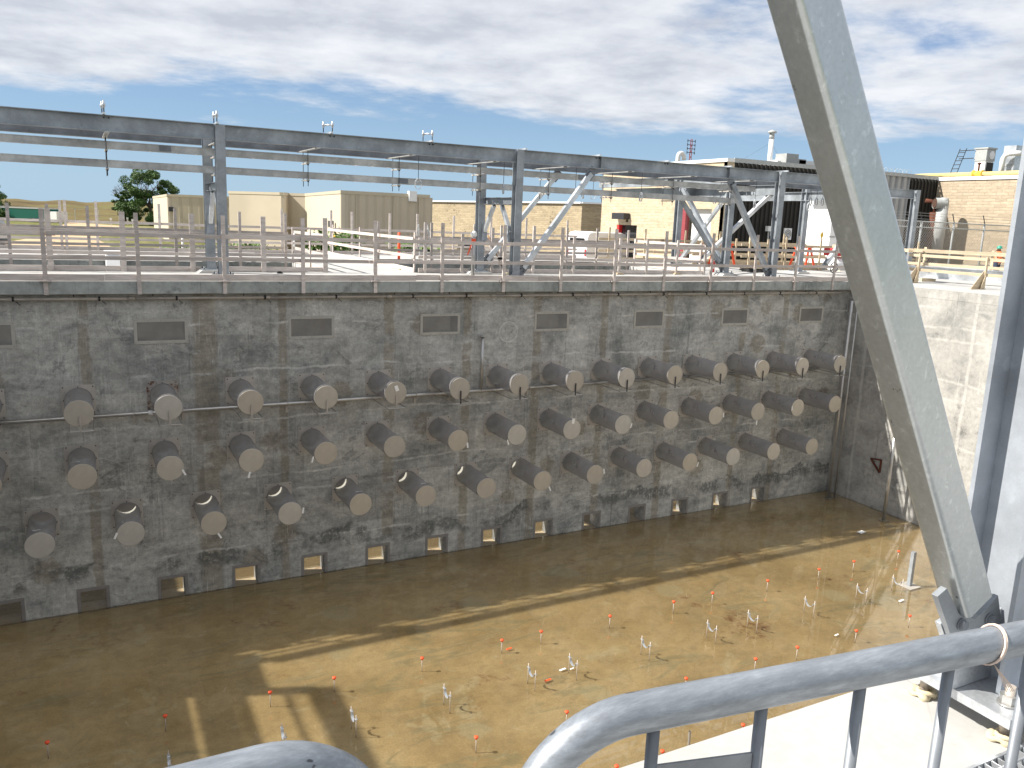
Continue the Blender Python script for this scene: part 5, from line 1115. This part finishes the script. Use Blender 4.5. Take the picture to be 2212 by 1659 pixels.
# person at the far right
c = ond(*zz(3400, 800, 560, 2105, 760), 44); t = None
def person(c, zt, lab):
    """standing figure, back turned, from skinned joints"""
    s = 1.0; zf = zt-1.78
    J = {'pel': (0, 0, .95), 'ch': (0, .02, 1.32), 'nk': (0, .03, 1.5), 'hd': (0, 0, 1.62), 'ht': (0, -.01, 1.74), 'sl': (-.2, .02, 1.43), 'sr': (.2, .02, 1.43), 'el': (-.28, -.08, 1.14), 'er': (.28, -.12, 1.16), 'hl': (-.2, -.32, 1.05), 'hr': (.2, -.34, 1.08), 'tl': (-.1, 0, .9), 'tr': (.1, 0, .9), 'kl': (-.11, -.02, .5), 'kr': (.12, .02, .5), 'al': (-.12, .04, .08), 'ar': (.13, .06, .08), 'fl': (-.13, -.14, .04), 'fr': (.14, -.12, .04)}
    R_ = {'pel': .15, 'ch': .16, 'nk': .06, 'hd': .095, 'ht': .08, 'sl': .075, 'sr': .075, 'el': .048, 'er': .048, 'hl': .035, 'hr': .035, 'tl': .10, 'tr': .10, 'kl': .062, 'kr': .062, 'al': .045, 'ar': .045, 'fl': .035, 'fr': .035}
    E_ = [('pel', 'ch'), ('ch', 'nk'), ('nk', 'hd'), ('hd', 'ht'), ('ch', 'sl'), ('ch', 'sr'), ('sl', 'el'), ('sr', 'er'), ('el', 'hl'), ('er', 'hr'), ('pel', 'tl'), ('pel', 'tr'), ('tl', 'kl'), ('tr', 'kr'), ('kl', 'al'), ('kr', 'ar'), ('al', 'fl'), ('ar', 'fr')]
    ks = list(J); me = D.meshes.new('person'); me.from_pydata([J[k] for k in ks], [(ks.index(a), ks.index(b)) for a, b in E_], [])
    o = D.objects.new('person', me); COL.objects.link(o); o.location = (c.x, c.y, zf); sk = o.modifiers.new('skin', 'SKIN'); sk.use_smooth_shade = True
    for i, k in enumerate(ks): me.skin_vertices[0].data[i].radius = (R_[k], R_[k]); me.skin_vertices[0].data[i].use_root = (k == 'pel')
    sb = o.modifiers.new('sub', 'SUBSURF'); sb.levels = 1; sb.render_levels = 2; me.materials.append(M_SKIN); tag(o, lab, 'person')
    w0 = Vector((c.x, c.y, zf))
    m = MB(); m.lathe(w0+Vector((0, 0, .92)), [(.17, 0), (.19, .1), (.20, .35), (.22, .5), (.12, .58), (.08, .6)], 14); m.build('vest', M_VEST, o)
    m = MB(); m.lathe(w0+Vector((0, -.01, 1.66)), [(.16, 0), (.165, .015), (.13, .02), (.125, .08), (.09, .14), (.03, .165)], 16); m.build('hard_hat', M_HELMET, o)
    m = MB(); m.lathe(w0+Vector((-.11, 0, .1)), [(.07, 0), (.09, .4), (.12, .84)], 10); m.lathe(w0+Vector((.12, .01, .1)), [(.07, 0), (.09, .4), (.12, .84)], 10); m.build('trousers', plain('navy_cloth', (.03, .04, .07), .9), o)
zt = ond(*zz(3400, 800, 560, 2120, 690), 44).z
person(c, zt+.06, 'worker in a green hard hat and orange vest beyond the right guardrail')

# ================================================================ VEHICLES, TREES, DISTANCE
def vehicle_van(a, b, lab):
    """high roof panel van, nose at b"""
    a, b = Vector((a[0], a[1], GZ)), Vector((b[0], b[1], GZ)); dx = (b-a).normalized(); L = (b-a).length; nz = Vector((-dx.y, dx.x, 0))
    t = empty('white_van', a, lab, 'van'); W = 2.0
    def P(u, v, z): return a+dx*(u*L)+nz*(v*W)+Vector((0, 0, z))
    prof = [(0, .35), (0, 1.5), (.005, 2.2), (.03, 2.5), (.1, 2.58), (.6, 2.55), (.68, 2.42), (.76, 2.05), (.84, 1.45), (.96, 1.2), (1.0, .95), (1.0, .4)]
    m = MB(); n = len(prof); rows = [(-.02 if False else 0, 1.0), (.06, 1.0), (.94, 1.0), (1, 1.0)]
    vs = []
    for v, s_ in ((0, 0), (.05, 1), (.95, 1), (1, 0)):
        for (u, z) in prof: vs.append(P(.5+(u-.5)*(1 if s_ else .985), v, z if s_ else (z if z < 1.6 else 1.6+(z-1.6)*.93)))
    fs = [(i+n*r, (i+1) % n+n*r, (i+1) % n+n*(r+1), i+n*(r+1)) for r in range(3) for i in range(n)]; fs += [tuple(range(n)), tuple(range(4*n-1, 3*n-1, -1))]
    m.add(vs, fs, False); m.build('body', M_VAN, t, bevel=.03)
    for (u0, u1, z0, z1) in ((.50, .60, 1.42, 2.0), (.615, .70, 1.42, 2.0)):
        m = MB(); m.add([P(u0, -.004, z0), P(u1+.02, -.004, z0), P(u1, .0, z1), P(u0, .0, z1)], [(0, 1, 2, 3)]); m.build('side_window', M_GLASS, t)
    m = MB(); m.add([P(.72, -.004, 1.42), P(.80, -.004, 1.42), P(.745, .0, 1.95)], [(0, 1, 2)]); m.build('side_window', M_GLASS, t)
    m = MB(); m.add([P(-.003, .12, 1.5), P(-.003, .88, 1.5), P(.0, .86, 2.1), P(.0, .14, 2.1)], [(0, 1, 2, 3)]); m.build('rear_window', M_GLASS, t)
    m = MB(); m.add([P(.845, .1, 1.47), P(.845, .9, 1.47), P(.765, .86, 2.06), P(.765, .14, 2.06)], [(0, 1, 2, 3)]); m.build('windscreen', M_GLASS, t)
    m = MB()
    vs = [P(u, v, z) for u in (.02, .985) for v in (-.006, 1.006) for z in (.33, .62)]; m.add(vs, [(0, 1, 3, 2), (4, 6, 7, 5), (0, 4, 5, 1), (2, 3, 7, 6), (1, 5, 7, 3), (0, 2, 6, 4)]); m.build('sill', M_BLACK, t)
    for v in (.03, .9): vs = [P(-.004, v, .9), P(-.004, v+.07, .9), P(-.004, v+.07, 1.35), P(-.004, v, 1.35)]; MB().add(vs, [(0, 1, 2, 3)]).build('tail_light', M_RED, t)
    for u in (.2, .82):
        for v in (.02, .86):
            c = P(u, v, .36); w_ = MB().tube(c, c+nz*.24, .36, 20).build('wheel', M_TYRE, t); MB().tube(c-nz*.01, c+nz*.01, .2, 14).build('rim', M_GREYP, w_)
a = ond(1268, 530, 57); hd_ = Vector((FWD.x, FWD.y, 0)).normalized(); rh_ = Vector((hd_.y, -hd_.x, 0)); b = a+(rh_*cos(radians(41))+hd_*sin(radians(41)))*5.9; vehicle_van((a.x, a.y), (b.x, b.y), 'white high-roof panel van parked before the door numbered 7')
def vehicle_pickup(a, b, lab):
    a, b = Vector((a[0], a[1], GZ)), Vector((b[0], b[1], GZ)); dx = (b-a).normalized(); nz = Vector((-dx.y, dx.x, 0)); L, W = 5.6, 1.9
    t = empty('pickup_truck', a, lab, 'pickup')
    def P(u, v, z): return a+dx*u+nz*v+Vector((0, 0, z))
    def ext(poly, v0, v1, nm, mat, bev=.03):
        m = MB(); n = len(poly); vs = [P(u, v0, z) for u, z in poly]+[P(u, v1, z) for u, z in poly]
        m.add(vs, [tuple(range(n)), tuple(range(2*n-1, n-1, -1))]+[(i, i+n, (i+1) % n+n, (i+1) % n) for i in range(n)]); return m.build(nm, mat, t, bevel=bev)
    ext([(0, .5), (0, 1.15), (1.9, 1.18), (2.0, 1.2), (3.9, 1.15), (5.3, 1.05), (5.5, .9), (5.55, .5), (4.9, .45), (4.75, .8), (4.4, .92), (4.05, .8), (3.9, .45), (1.6, .45), (1.45, .8), (1.1, .92), (.75, .8), (.6, .45)], 0, W, 'body', M_PICKUP)
    ext([(1.95, 1.19), (2.15, 1.85), (2.4, 1.92), (3.4, 1.9), (4.1, 1.17)], .1, W-.1, 'cab', M_PICKUP)
    for (u0, u1, u2, u3) in ((2.2, 2.9, 2.9, 2.35), (2.98, 3.85, 3.35, 2.98)):
        for v in (.094, W-.094): MB().add([P(u0, v, 1.24), P(u1, v, 1.24), P(u2, v, 1.8), P(u3, v, 1.8)], [(0, 1, 2, 3)]).build('side_window', M_GLASS, t)
    for u in (1.1, 4.4):
        for v in (.02, W-.26): c = P(u, v, .38); w_ = MB().tube(c, c+nz*.24, .38, 20).build('wheel', M_TYRE, t); MB().tube(c-nz*.01, c+nz*.01, .2, 14).build('rim', M_GREYP, w_)
a, b = ond(928, 540, 52), ond(1050, 540, 54); vehicle_pickup((a.x, a.y), (b.x, b.y), 'tan pickup truck parked behind the guardrails by the middle columns')
a, b = ond(-20, 470, 130), ond(116, 470, 127)
t = empty('semi_trailer', (a.x, a.y, GZ), 'long green tarpaulin trailer at the foot of the hill', 'trailer')
d = Vector((b.x-a.x, b.y-a.y, 0)).normalized(); L_ = (b-a).length
MB().bar((a.x, a.y, -.5), (b.x, b.y, -.45), 2.5, 1.9, Vector((-d.y, d.x, 0))).build('body', M_TRAILER, t); MB().bar((a.x, a.y, .54), (b.x, b.y, .58), 2.6, .16, Vector((-d.y, d.x, 0))).build('roof_edge', M_GREYP, t)
for q in (1.5, 2.7, L_-2): c = Vector((a.x, a.y, GZ+.0))+d*q; MB().tube(c+Vector((0, 0, .1)), c+Vector((d.y*2.4, -d.x*2.4, .1)), .5, 14).build('wheel', M_TYRE, t)
MB().bar((b.x+d.x*.2, b.y+d.y*.2, -.6), (b.x+d.x*1.6, b.y+d.y*1.6, -.6), 2.2, 1.6, Vector((-d.y, d.x, 0))).build('cab', M_WHITE, t)
# tank lorry at the left edge
c = ond(2, 497, 47); t = empty('mixer_lorry', (c.x, c.y, GZ), 'grey mixer lorry with ribbed chutes at the left edge', 'lorry')
q = MB(); q.lathe((c.x-1.6, c.y, c.z+.1), [(.5, -2.0), (1.15, -1.2), (1.2, 0), (.9, 1.0), (.45, 1.5)], 20, 1); q.build('drum', M_GREYP, t)
for k in range(3): MB().path([(c.x-.9, c.y-.3*k, c.z+.75-.12*k), (c.x-.3, c.y-.3*k, c.z+.72-.12*k), (c.x+.1, c.y-.3*k, c.z+.5-.12*k), (c.x+.3, c.y-.3*k, c.z+.1-.12*k)], .09, 8).build('chute', M_STAIN, t)
MB().box(c.x-3, c.x+.4, c.y-1, c.y+1, GZ+.7, GZ+.95).build('chassis', M_DARKST, t)
for yy_ in (-.9, .7): MB().tube((c.x-.4, c.y+yy_, GZ+.5), (c.x-.4, c.y+yy_+.3, GZ+.5), .5, 18).build('wheel', M_TYRE, t)
MB().box(c.x-.3, c.x+.45, c.y-.6, c.y+.6, GZ+.96, c.z-.1).build('rear_frame', M_STAIN, t)
# far fence at the foot of the hill
fa, fb = onz(-60, 474, GZ), onz(330, 484, GZ); t = empty('field_fence', fa, 'far wire fence along the foot of the grassy hill', 'fence'); d = (fb-fa).normalized(); L_ = (fb-fa).length
s = 0
while s < L_: c = fa+d*s; MB().tube(c, c+Vector((0, 0, 2.3)), .05, 5).build('post', M_GREYP, t); s += 2.6*1.4
for z in (1.2, 2.25): MB().tube(fa+Vector((0, 0, z)), fb+Vector((0, 0, z)), .03, 4).build('wire', M_GREYP, t)
for k, (px, py) in enumerate(((276, 478.5), (282, 477), (427, 0), (391, 481), (438, 484))):
    if py == 0: continue
    px = px*.998 if px > 300 else px; q = onz(px if px < 300 else px-150, py+8, GZ); m = MB(); m.box(q.x-.04, q.x+.04, q.y-.04, q.y+.04, GZ, GZ+1.0); m.box(q.x-.14, q.x+.14, q.y-.08, q.y+.08, GZ+.9, GZ+1.2); o = m.build('marker_stake', M_WHITE)
    tag(o, 'small white-topped stake in the grass, %s from the left' % ORD[(0, 1, 1, 2, 3)[k]] if False else 'small white-topped stake in the grass before the far fence', 'stake', 'white stakes in the grass')
# trees
def tree(px, pbase, ptop, halfw, dist, lab, seed, leaves, mat=M_LEAF, bare=False, lsz=.24):
    rr = random.Random(seed); b = ond(px, pbase, dist); zb_ = GZ; ht = ond(px, ptop, dist).z-GZ; W_ = halfw/FPX*dist
    t = empty('oak_tree' if not bare else 'bare_tree', (b.x, b.y, GZ), lab, 'tree')
    base = Vector((b.x, b.y, GZ)); m = MB(); tips = []
    def limb(p, d, L, r, depth):
        q = p+d*L; mid = p+d*L*.5+Vector((rr.uniform(-.1, .1), rr.uniform(-.1, .1), 0))*L*.3
        m.path([p, mid, q], [r, r*.8, r*.55], 6)
        if depth == 0: tips.append(q); return
        for k in range(rr.choice((2, 3, 3)) if not bare else 3):
            nd = (d+Vector((rr.uniform(-1, 1), rr.uniform(-1, 1), rr.uniform(-.25, .75)))*(.75)).normalized(); limb(q, nd, L*rr.uniform(.62, .82), r*.55, depth-1)
        if depth < 3: tips.append(q)
    m.path([base, base+Vector((0, 0, ht*.16)), base+Vector((.1, 0, ht*.32))], [ht*.035, ht*.026, ht*.022], 8)
    for k in range(5):
        a = k*2*pi/5+rr.uniform(-.4, .4); limb(base+Vector((0, 0, ht*(.2+.05*k))), Vector((cos(a)*.8, sin(a)*.8, .75)).normalized(), ht*.2, ht*.016, 3 if not bare else 4)
    m.build('trunk', M_BARK, t)
    if bare: return
    lf = MB(); cl = []
    for k in range(64):
        a = rr.uniform(0, 2*pi); zz_ = rr.uniform(.10, .97); rad = W_*math.sqrt(max(.05, 1-((zz_-.50)/.52)**2))*rr.uniform(.2, 1.12); cl.append((Vector((rad*cos(a), rad*sin(a)*.9, zz_*ht)), W_*rr.uniform(.10, .27)))
    for k in range(leaves):
        c, r = rr.choice(cl); v = Vector((rr.gauss(0, 1), rr.gauss(0, 1), rr.gauss(0, 1))).normalized()*r*rr.uniform(.35, 1.05)**.6; p = base+c+Vector((v.x, v.y, v.z*.75))
        u = Vector((rr.gauss(0, 1), rr.gauss(0, 1), rr.gauss(0, 1))).normalized(); w_ = u.orthogonal().normalized(); s_ = lsz*rr.uniform(.6, 1.3)
        lf.add([p-u*s_*.5, p+w_*s_*.35, p+u*s_*.5, p-w_*s_*.35], [(0, 1, 2, 3)])
    lf.build('crown', mat, t)
tree(326, 487, 367, 58, 132, 'leafy oak tree left of the tan building', 11, 26000)
tree(291, 487, 378, 34, 138, 'half-bare tree with grey twigs beside the oak', 8, 0, bare=True)
tree(272, 487, 412, 24, 134, 'small dark bushy tree under the bare branches', 17, 9000)
tree(-30, 487, 384, 45, 140, 'tree cut off by the left edge of the view', 5, 9000)
tree(3, 480, 450, 22, 128, 'rounded shrub at the left edge before the hill', 6, 4000)
# weeds near the far deck edge
def weed(px, py, d_, h, w_, lab, seed, n=500):
    rr = random.Random(seed); b = ond(px, py, d_); z0 = b.z-h if False else b.z; t = empty('weed_bush', (b.x, b.y, z0-.3), lab, 'weed', 'weeds along the tan building'); m = MB()
    for k in range(7): m.tube((b.x, b.y, z0-.4), (b.x+rr.uniform(-w_, w_)*.8, b.y+rr.uniform(-w_, w_)*.6, z0+h*rr.uniform(.5, 1)), .012, 4)
    m.build('stems', M_BARK, t); m = MB()
    for k in range(n):
        p = Vector((b.x+rr.gauss(0, .45)*w_, b.y+rr.gauss(0, .4)*w_, z0+h*rr.uniform(-.4, 1)*(1-.3*rr.random()))); u = Vector((rr.gauss(0, 1), rr.gauss(0, 1), rr.gauss(0, .5))).normalized(); v = u.orthogonal().normalized(); s_ = .11*rr.uniform(.6, 1.4)
        m.add([p-u*s_, p+v*s_*.6, p+u*s_, p-v*s_*.6], [(0, 1, 2, 3)])
    m.build('leaves', M_LEAF2, t)
for k, (px, py, h, w_) in enumerate(((742, 547, 1.5, 1.1), (720, 552, .7, .5), (673, 545, 1.0, .5), (694, 545, 1.3, .35), (768, 550, 1.2, .35), (887, 550, .8, 1.2), (540, 549, .8, 1.3), (470, 549, .6, 1.2), (396, 550, .6, 1.0), (905, 553, .6, 1.2))):
    weed(px, py+4, 44, h, w_, 'green weed clump before the tan building, %s from the left' % ORD[(6, 5, 3, 4, 7, 8, 2, 1, 0, 9)[k]], 30+k, int(500*max(.5, w_)))
# white bollard poles and yellow loader behind guardrails
for k, (px, py) in enumerate(((395.5, 540), (636, 540), (702, 500))):
    if k == 2: continue
    b = onz(px, 553, -.6); t = empty('white_pole', (b.x, b.y, GZ), 'thin white pole with a bent top behind the back guardrail, %s one' % ('left' if k == 0 else 'right'), 'pole', 'white poles'); MB().tube((b.x, b.y, GZ), (b.x, b.y, ond(px, 500, (b-CAMP).dot(FWD)).z), .05, 8).build('shaft', M_WHITE, t)
b = ond(680, 536, 38); t = empty('yellow_machine', (b.x, b.y, GZ), 'low yellow and black machine behind the sunlit guardrail', 'machine')
MB().box(b.x-.8, b.x+.5, b.y-.4, b.y+.4, GZ+.9, GZ+1.25).build('hood', M_YELLOW, t, bevel=.03); MB().box(b.x-.9, b.x+.6, b.y-.42, b.y+.38, GZ+.3, GZ+.9).build('body', M_BLACK, t)
for q in (-.85, .55): MB().box(b.x+q-.05, b.x+q+.05, b.y-.5, b.y+.4, GZ, GZ+1.3).build('side_frame', M_YELLOW, t)

# ================================================================ FOREGROUND
# column on its base plate
XL_, YN, YB, FW = 2.715, 1.465, 1.68, .2
t = empty('near_column', (XL_+FW/2, (YN+YB)/2, .1), 'large galvanised column on a raised base plate at the right edge', 'column')
c0 = (XL_+FW/2, (YN+YB)/2)
MB().ibeam((c0[0], c0[1], .135), (c0[0], c0[1], 4.2), YB-YN, FW, .016, .011, (0, 1, 0)).build('shaft', M_COLUMN, t)
MB().box(2.60, 3.10, 1.357, 1.79, .100, .134).build('base_plate', M_BRIGHT, t)
for k, (x, y) in enumerate(((2.69, 1.42), (2.682, 1.715), (3.02, 1.42), (3.02, 1.715))):
    t2 = MB().tube((x, y, -.05), (x, y, .20), .0155, 16).build('anchor_rod', M_ROD, t)
    MB().tube((x, y, .1355), (x, y, .140), .036, 24).build('washer', M_STAIN, t2); MB().tube((x, y, .1405), (x, y, .170), .029, 6).build('nut', M_STAIN, t2)
    MB().tube((x, y, .07), (x, y, .099), .029, 6).build('levelling_nut', M_STAIN, t2)
    rr = random.Random(k+3)
    m = MB(); m.path([(x+(.034+.007*sin(3*a*pi/12+k))*cos(a*pi/12)*1.1, y+(.034+.007*cos(2*a*pi/12))*sin(a*pi/12), .010+.005*sin(a*1.1)) for a in range(24)], [.013+.004*sin(a*.9+k) for a in range(24)], 8, True)
    m.path([(x+.03*cos(a*.5), y+.028*sin(a*.5)-.01, .024+.003*sin(a)) for a in range(11)], .009, 8)
    o = m.build('putty_ring', M_PUTTY); o.name = 'putty_ring'
    tag(o, 'lumpy putty ring on the deck round the %s anchor rod of the near column' % ('near left', 'far left', 'near right', 'far right')[k], 'putty', 'putty rings')
# big diagonal brace: 127 x 102 tube in the plane of the column
ang = radians(59.6); dv = Vector((-cos(ang), 0, sin(ang))); nv = Vector((-sin(ang), 0, -cos(ang)))     # nv: lower-left normal
A = Vector((1.857, 1.5, 1.583))                       # a point on the lower near edge
Wd, Wy, rad = .135, .105, .017
def rr_prof(w, h, r, n=5):
    pts = []
    for cx, cy, a0 in ((w-r, h-r, 0), (r, h-r, pi/2), (r, r, pi), (w-r, r, 3*pi/2)):
        for k in range(n+1): a = a0+pi/2*k/n; pts.append((cx+r*cos(a), cy+r*sin(a)))
    return pts
s0 = (Vector((2.537, 1.5, .44))-A).dot(dv)
t = empty('big_brace', A+dv*s0, 'big mottled galvanised tube brace crossing the view in the foreground', 'brace')
m = MB(); m.sweep(A+dv*s0, A+dv*5.2, [(-p, q) for p, q in rr_prof(Wd, Wy, rad, 9)], nv)
# side vector is nv, second axis is dv x nv; make sure it points away from the viewer
o = m.build('tube', M_NEAR, t)
w_ax = dv.cross(nv)
if w_ax.y < 0:
    for v in o.data.vertices: v.co.y = (2*(1.5-wloc(t).y)) - v.co.y
    o.data.flip_normals()
def xz(px, py, y): q = ony(*zz(3400, 2200, 632, px, py, 1272), y); return (q.x, q.z)
yk = 1.5525
kp = [xz(565, 290, 1.54), xz(640, 225, 1.54), xz(740, 430, 1.54), xz(860, 468, 1.54), xz(900, 440, 1.54), xz(1045, 280, 1.54), xz(1068, 455, 1.54), xz(1050, 620, 1.54), xz(1010, 800, 1.54), xz(760, 800, 1.54), xz(690, 655, 1.54)]
m = MB(); m.prism(kp, 1, 1.53, 1.552); kn = m.build('knife_plate', M_PLATE, t, bevel=.001)
for (px, py) in ((770, 515), (990, 475), (805, 640), (1000, 640)):
    x, z = xz(px, py, 1.53); b_ = MB().tube((x, 1.5295, z), (x, 1.524, z), .021, 20).build('washer', M_GALVD, kn); MB().tube((x, 1.5238, z), (x, 1.510, z), .0165, 6).build('bolt', M_GALVD, kn)
gp = [xz(575, 500, 1.57), xz(620, 470, 1.57), xz(900, 560, 1.57), (2.80, .40), (2.80, .136), (2.56, .136), xz(690, 860, 1.57)]
gp = [(x, max(z, .136)) for x, z in gp]
m = MB(); m.prism(gp, 1, 1.5535, 1.575); m.build('gusset_plate', M_BRIGHT, t, bevel=.001)
# crowd barriers
def barrier(org, dr, s_leg, zt, r, length, bars, lab, sgn, tr=.0225, plate=None):
    org = Vector(org); dr = Vector(dr).normalized(); nrm = Vector((-dr.y, dr.x, 0)); t = empty('barrier', org, lab, 'barrier', 'crowd barriers')
    def P(s, z, o=0): return org+dr*s+nrm*o+Vector((0, 0, z))
    pts = [P(s_leg, .12)]+[P(s_leg, z) for z in (.4, .7, zt-r)]+[P(s_leg+sgn*(r-r*cos(a)), zt-r+r*sin(a)) for a in [pi/2*k/14 for k in range(1, 15)]]
    pts += [P(s_leg+sgn*(r+(length-2*r)*k/8), zt) for k in range(1, 9)]+[P(s_leg+sgn*(length-r+r*sin(a)), zt-r+r*cos(a)) for a in [pi/2*k/10 for k in range(1, 11)]]+[P(s_leg+sgn*length, .12)]
    MB().path(pts, tr, 24).build('frame_tube', M_RAILTUBE, t); MB().path([P(s_leg, .2), P(s_leg+sgn*length, .2)], .016, 12).build('bottom_rail', M_RAILTUBE, t)
    for s in bars: MB().tube(P(s, .2), P(s, zt-tr*.6), .0075, 12).build('bar', M_GALVD, t)
    for e in (.25, length-.25): MB().path([P(s_leg+sgn*e, .2), P(s_leg+sgn*e, .03, -.25), P(s_leg+sgn*e, .0, -.3)], .014, 8).path([P(s_leg+sgn*e, .2), P(s_leg+sgn*e, .03, .2), P(s_leg+sgn*e, .0, .25)], .014, 8).build('foot', M_GALVD, t)
    if plate:
        m = MB(); s0_, s1_, z0, z1 = plate; vs = [P(s, z, o) for o in (-.002, .001) for s, z in ((s0_, z0), (s1_, z0), (s1_, z1-.012), (s0_, z1+.0))]; m.add(vs, [(0, 1, 2, 3), (7, 6, 5, 4), (0, 4, 5, 1), (1, 5, 6, 2), (2, 6, 7, 3), (3, 7, 4, 0)]); m.build('name_plate', M_GALVD, t)
    return t, P
brs = [.05, .198, .348, .497, .648, .80, .95, 1.1, 1.25, 1.4, 1.55, 1.7, 1.85]
tb, Pb = barrier((.5, .667, 0), (.9922, -.12446, 0), -.11, 1.13, .13, 2.2, brs, 'galvanised crowd barrier with a curved corner, right of the other barrier', 1, plate=(.056, .19, .93, 1.058))
barrier((0, .79, 0), (1, 0, 0), .265, 1.095, .13, 2.2, [.13-.15*k for k in range(13)], 'galvanised crowd barrier whose curved corner just enters at the bottom', -1)
m = MB(); c = Pb(.565, 1.13); dr = Vector((.9922, -.12446, 0))
pts = []
for a in range(20): al = a*pi/10; pts.append(c+dr*(.012*sin(al+.4))+Vector((0.12446, .9922, 0))*(.0245*cos(al))+Vector((0, 0, .0245*sin(al))))
m.path(pts, .0016, 6, True); m.path([p+dr*.003 for p in pts], .0013, 6, True)
for k in range(5): m.path([c+Vector((.0, -.01, -.024)), c+Vector((.006*k, -.02, -.035-.004*k)), c+Vector((.004+.012*k, -.03+.004*k, -.055-.005*k))], .0006, 4)
o = m.build('twine_tie', plain('pale_twine', (.62, .50, .42), .8)); tag(o, 'loop of pale frayed twine tied round the barrier rail', 'twine')
# grating underfoot
t = empty('steel_grating', (2.6, 1.1, 0), 'bright steel floor grating at the lower right corner', 'grating')
MB().box(1.9, 3.6, 1.342, 1.352, .001, .03).build('edge_band', M_BRIGHT, t); MB().box(1.9, 3.6, .4, .41, .001, .03).build('edge_band', M_BRIGHT, t)
m = MB(); x = 1.92
while x < 3.6: m.box(x, x+.006, .411, 1.341, .002, .028); x += .034
y = .45
while y < 1.33: m.box(1.91, 3.6, y, y+.006, .0282, .033); y += .05
m.build('bearing_bars', M_BRIGHT, t)
t = empty('pipe_stub', (8.86, 9.69, WZ), 'short upright grey pipe on the pit floor, its foot hidden by the near deck edge', 'pipe')
MB().tube((8.86, 9.69, WZ-.03), (8.86, 9.69, WZ+1.0), .024, 14, caps=False).tube((8.86, 9.69, WZ+.9), (8.86, 9.69, WZ+.905), .02, 12).build('pipe', M_STAIN, t)
MB().box(8.75, 8.97, 9.58, 9.80, WZ-.04, WZ+.01).build('foot_plate', M_FLANGE, t)
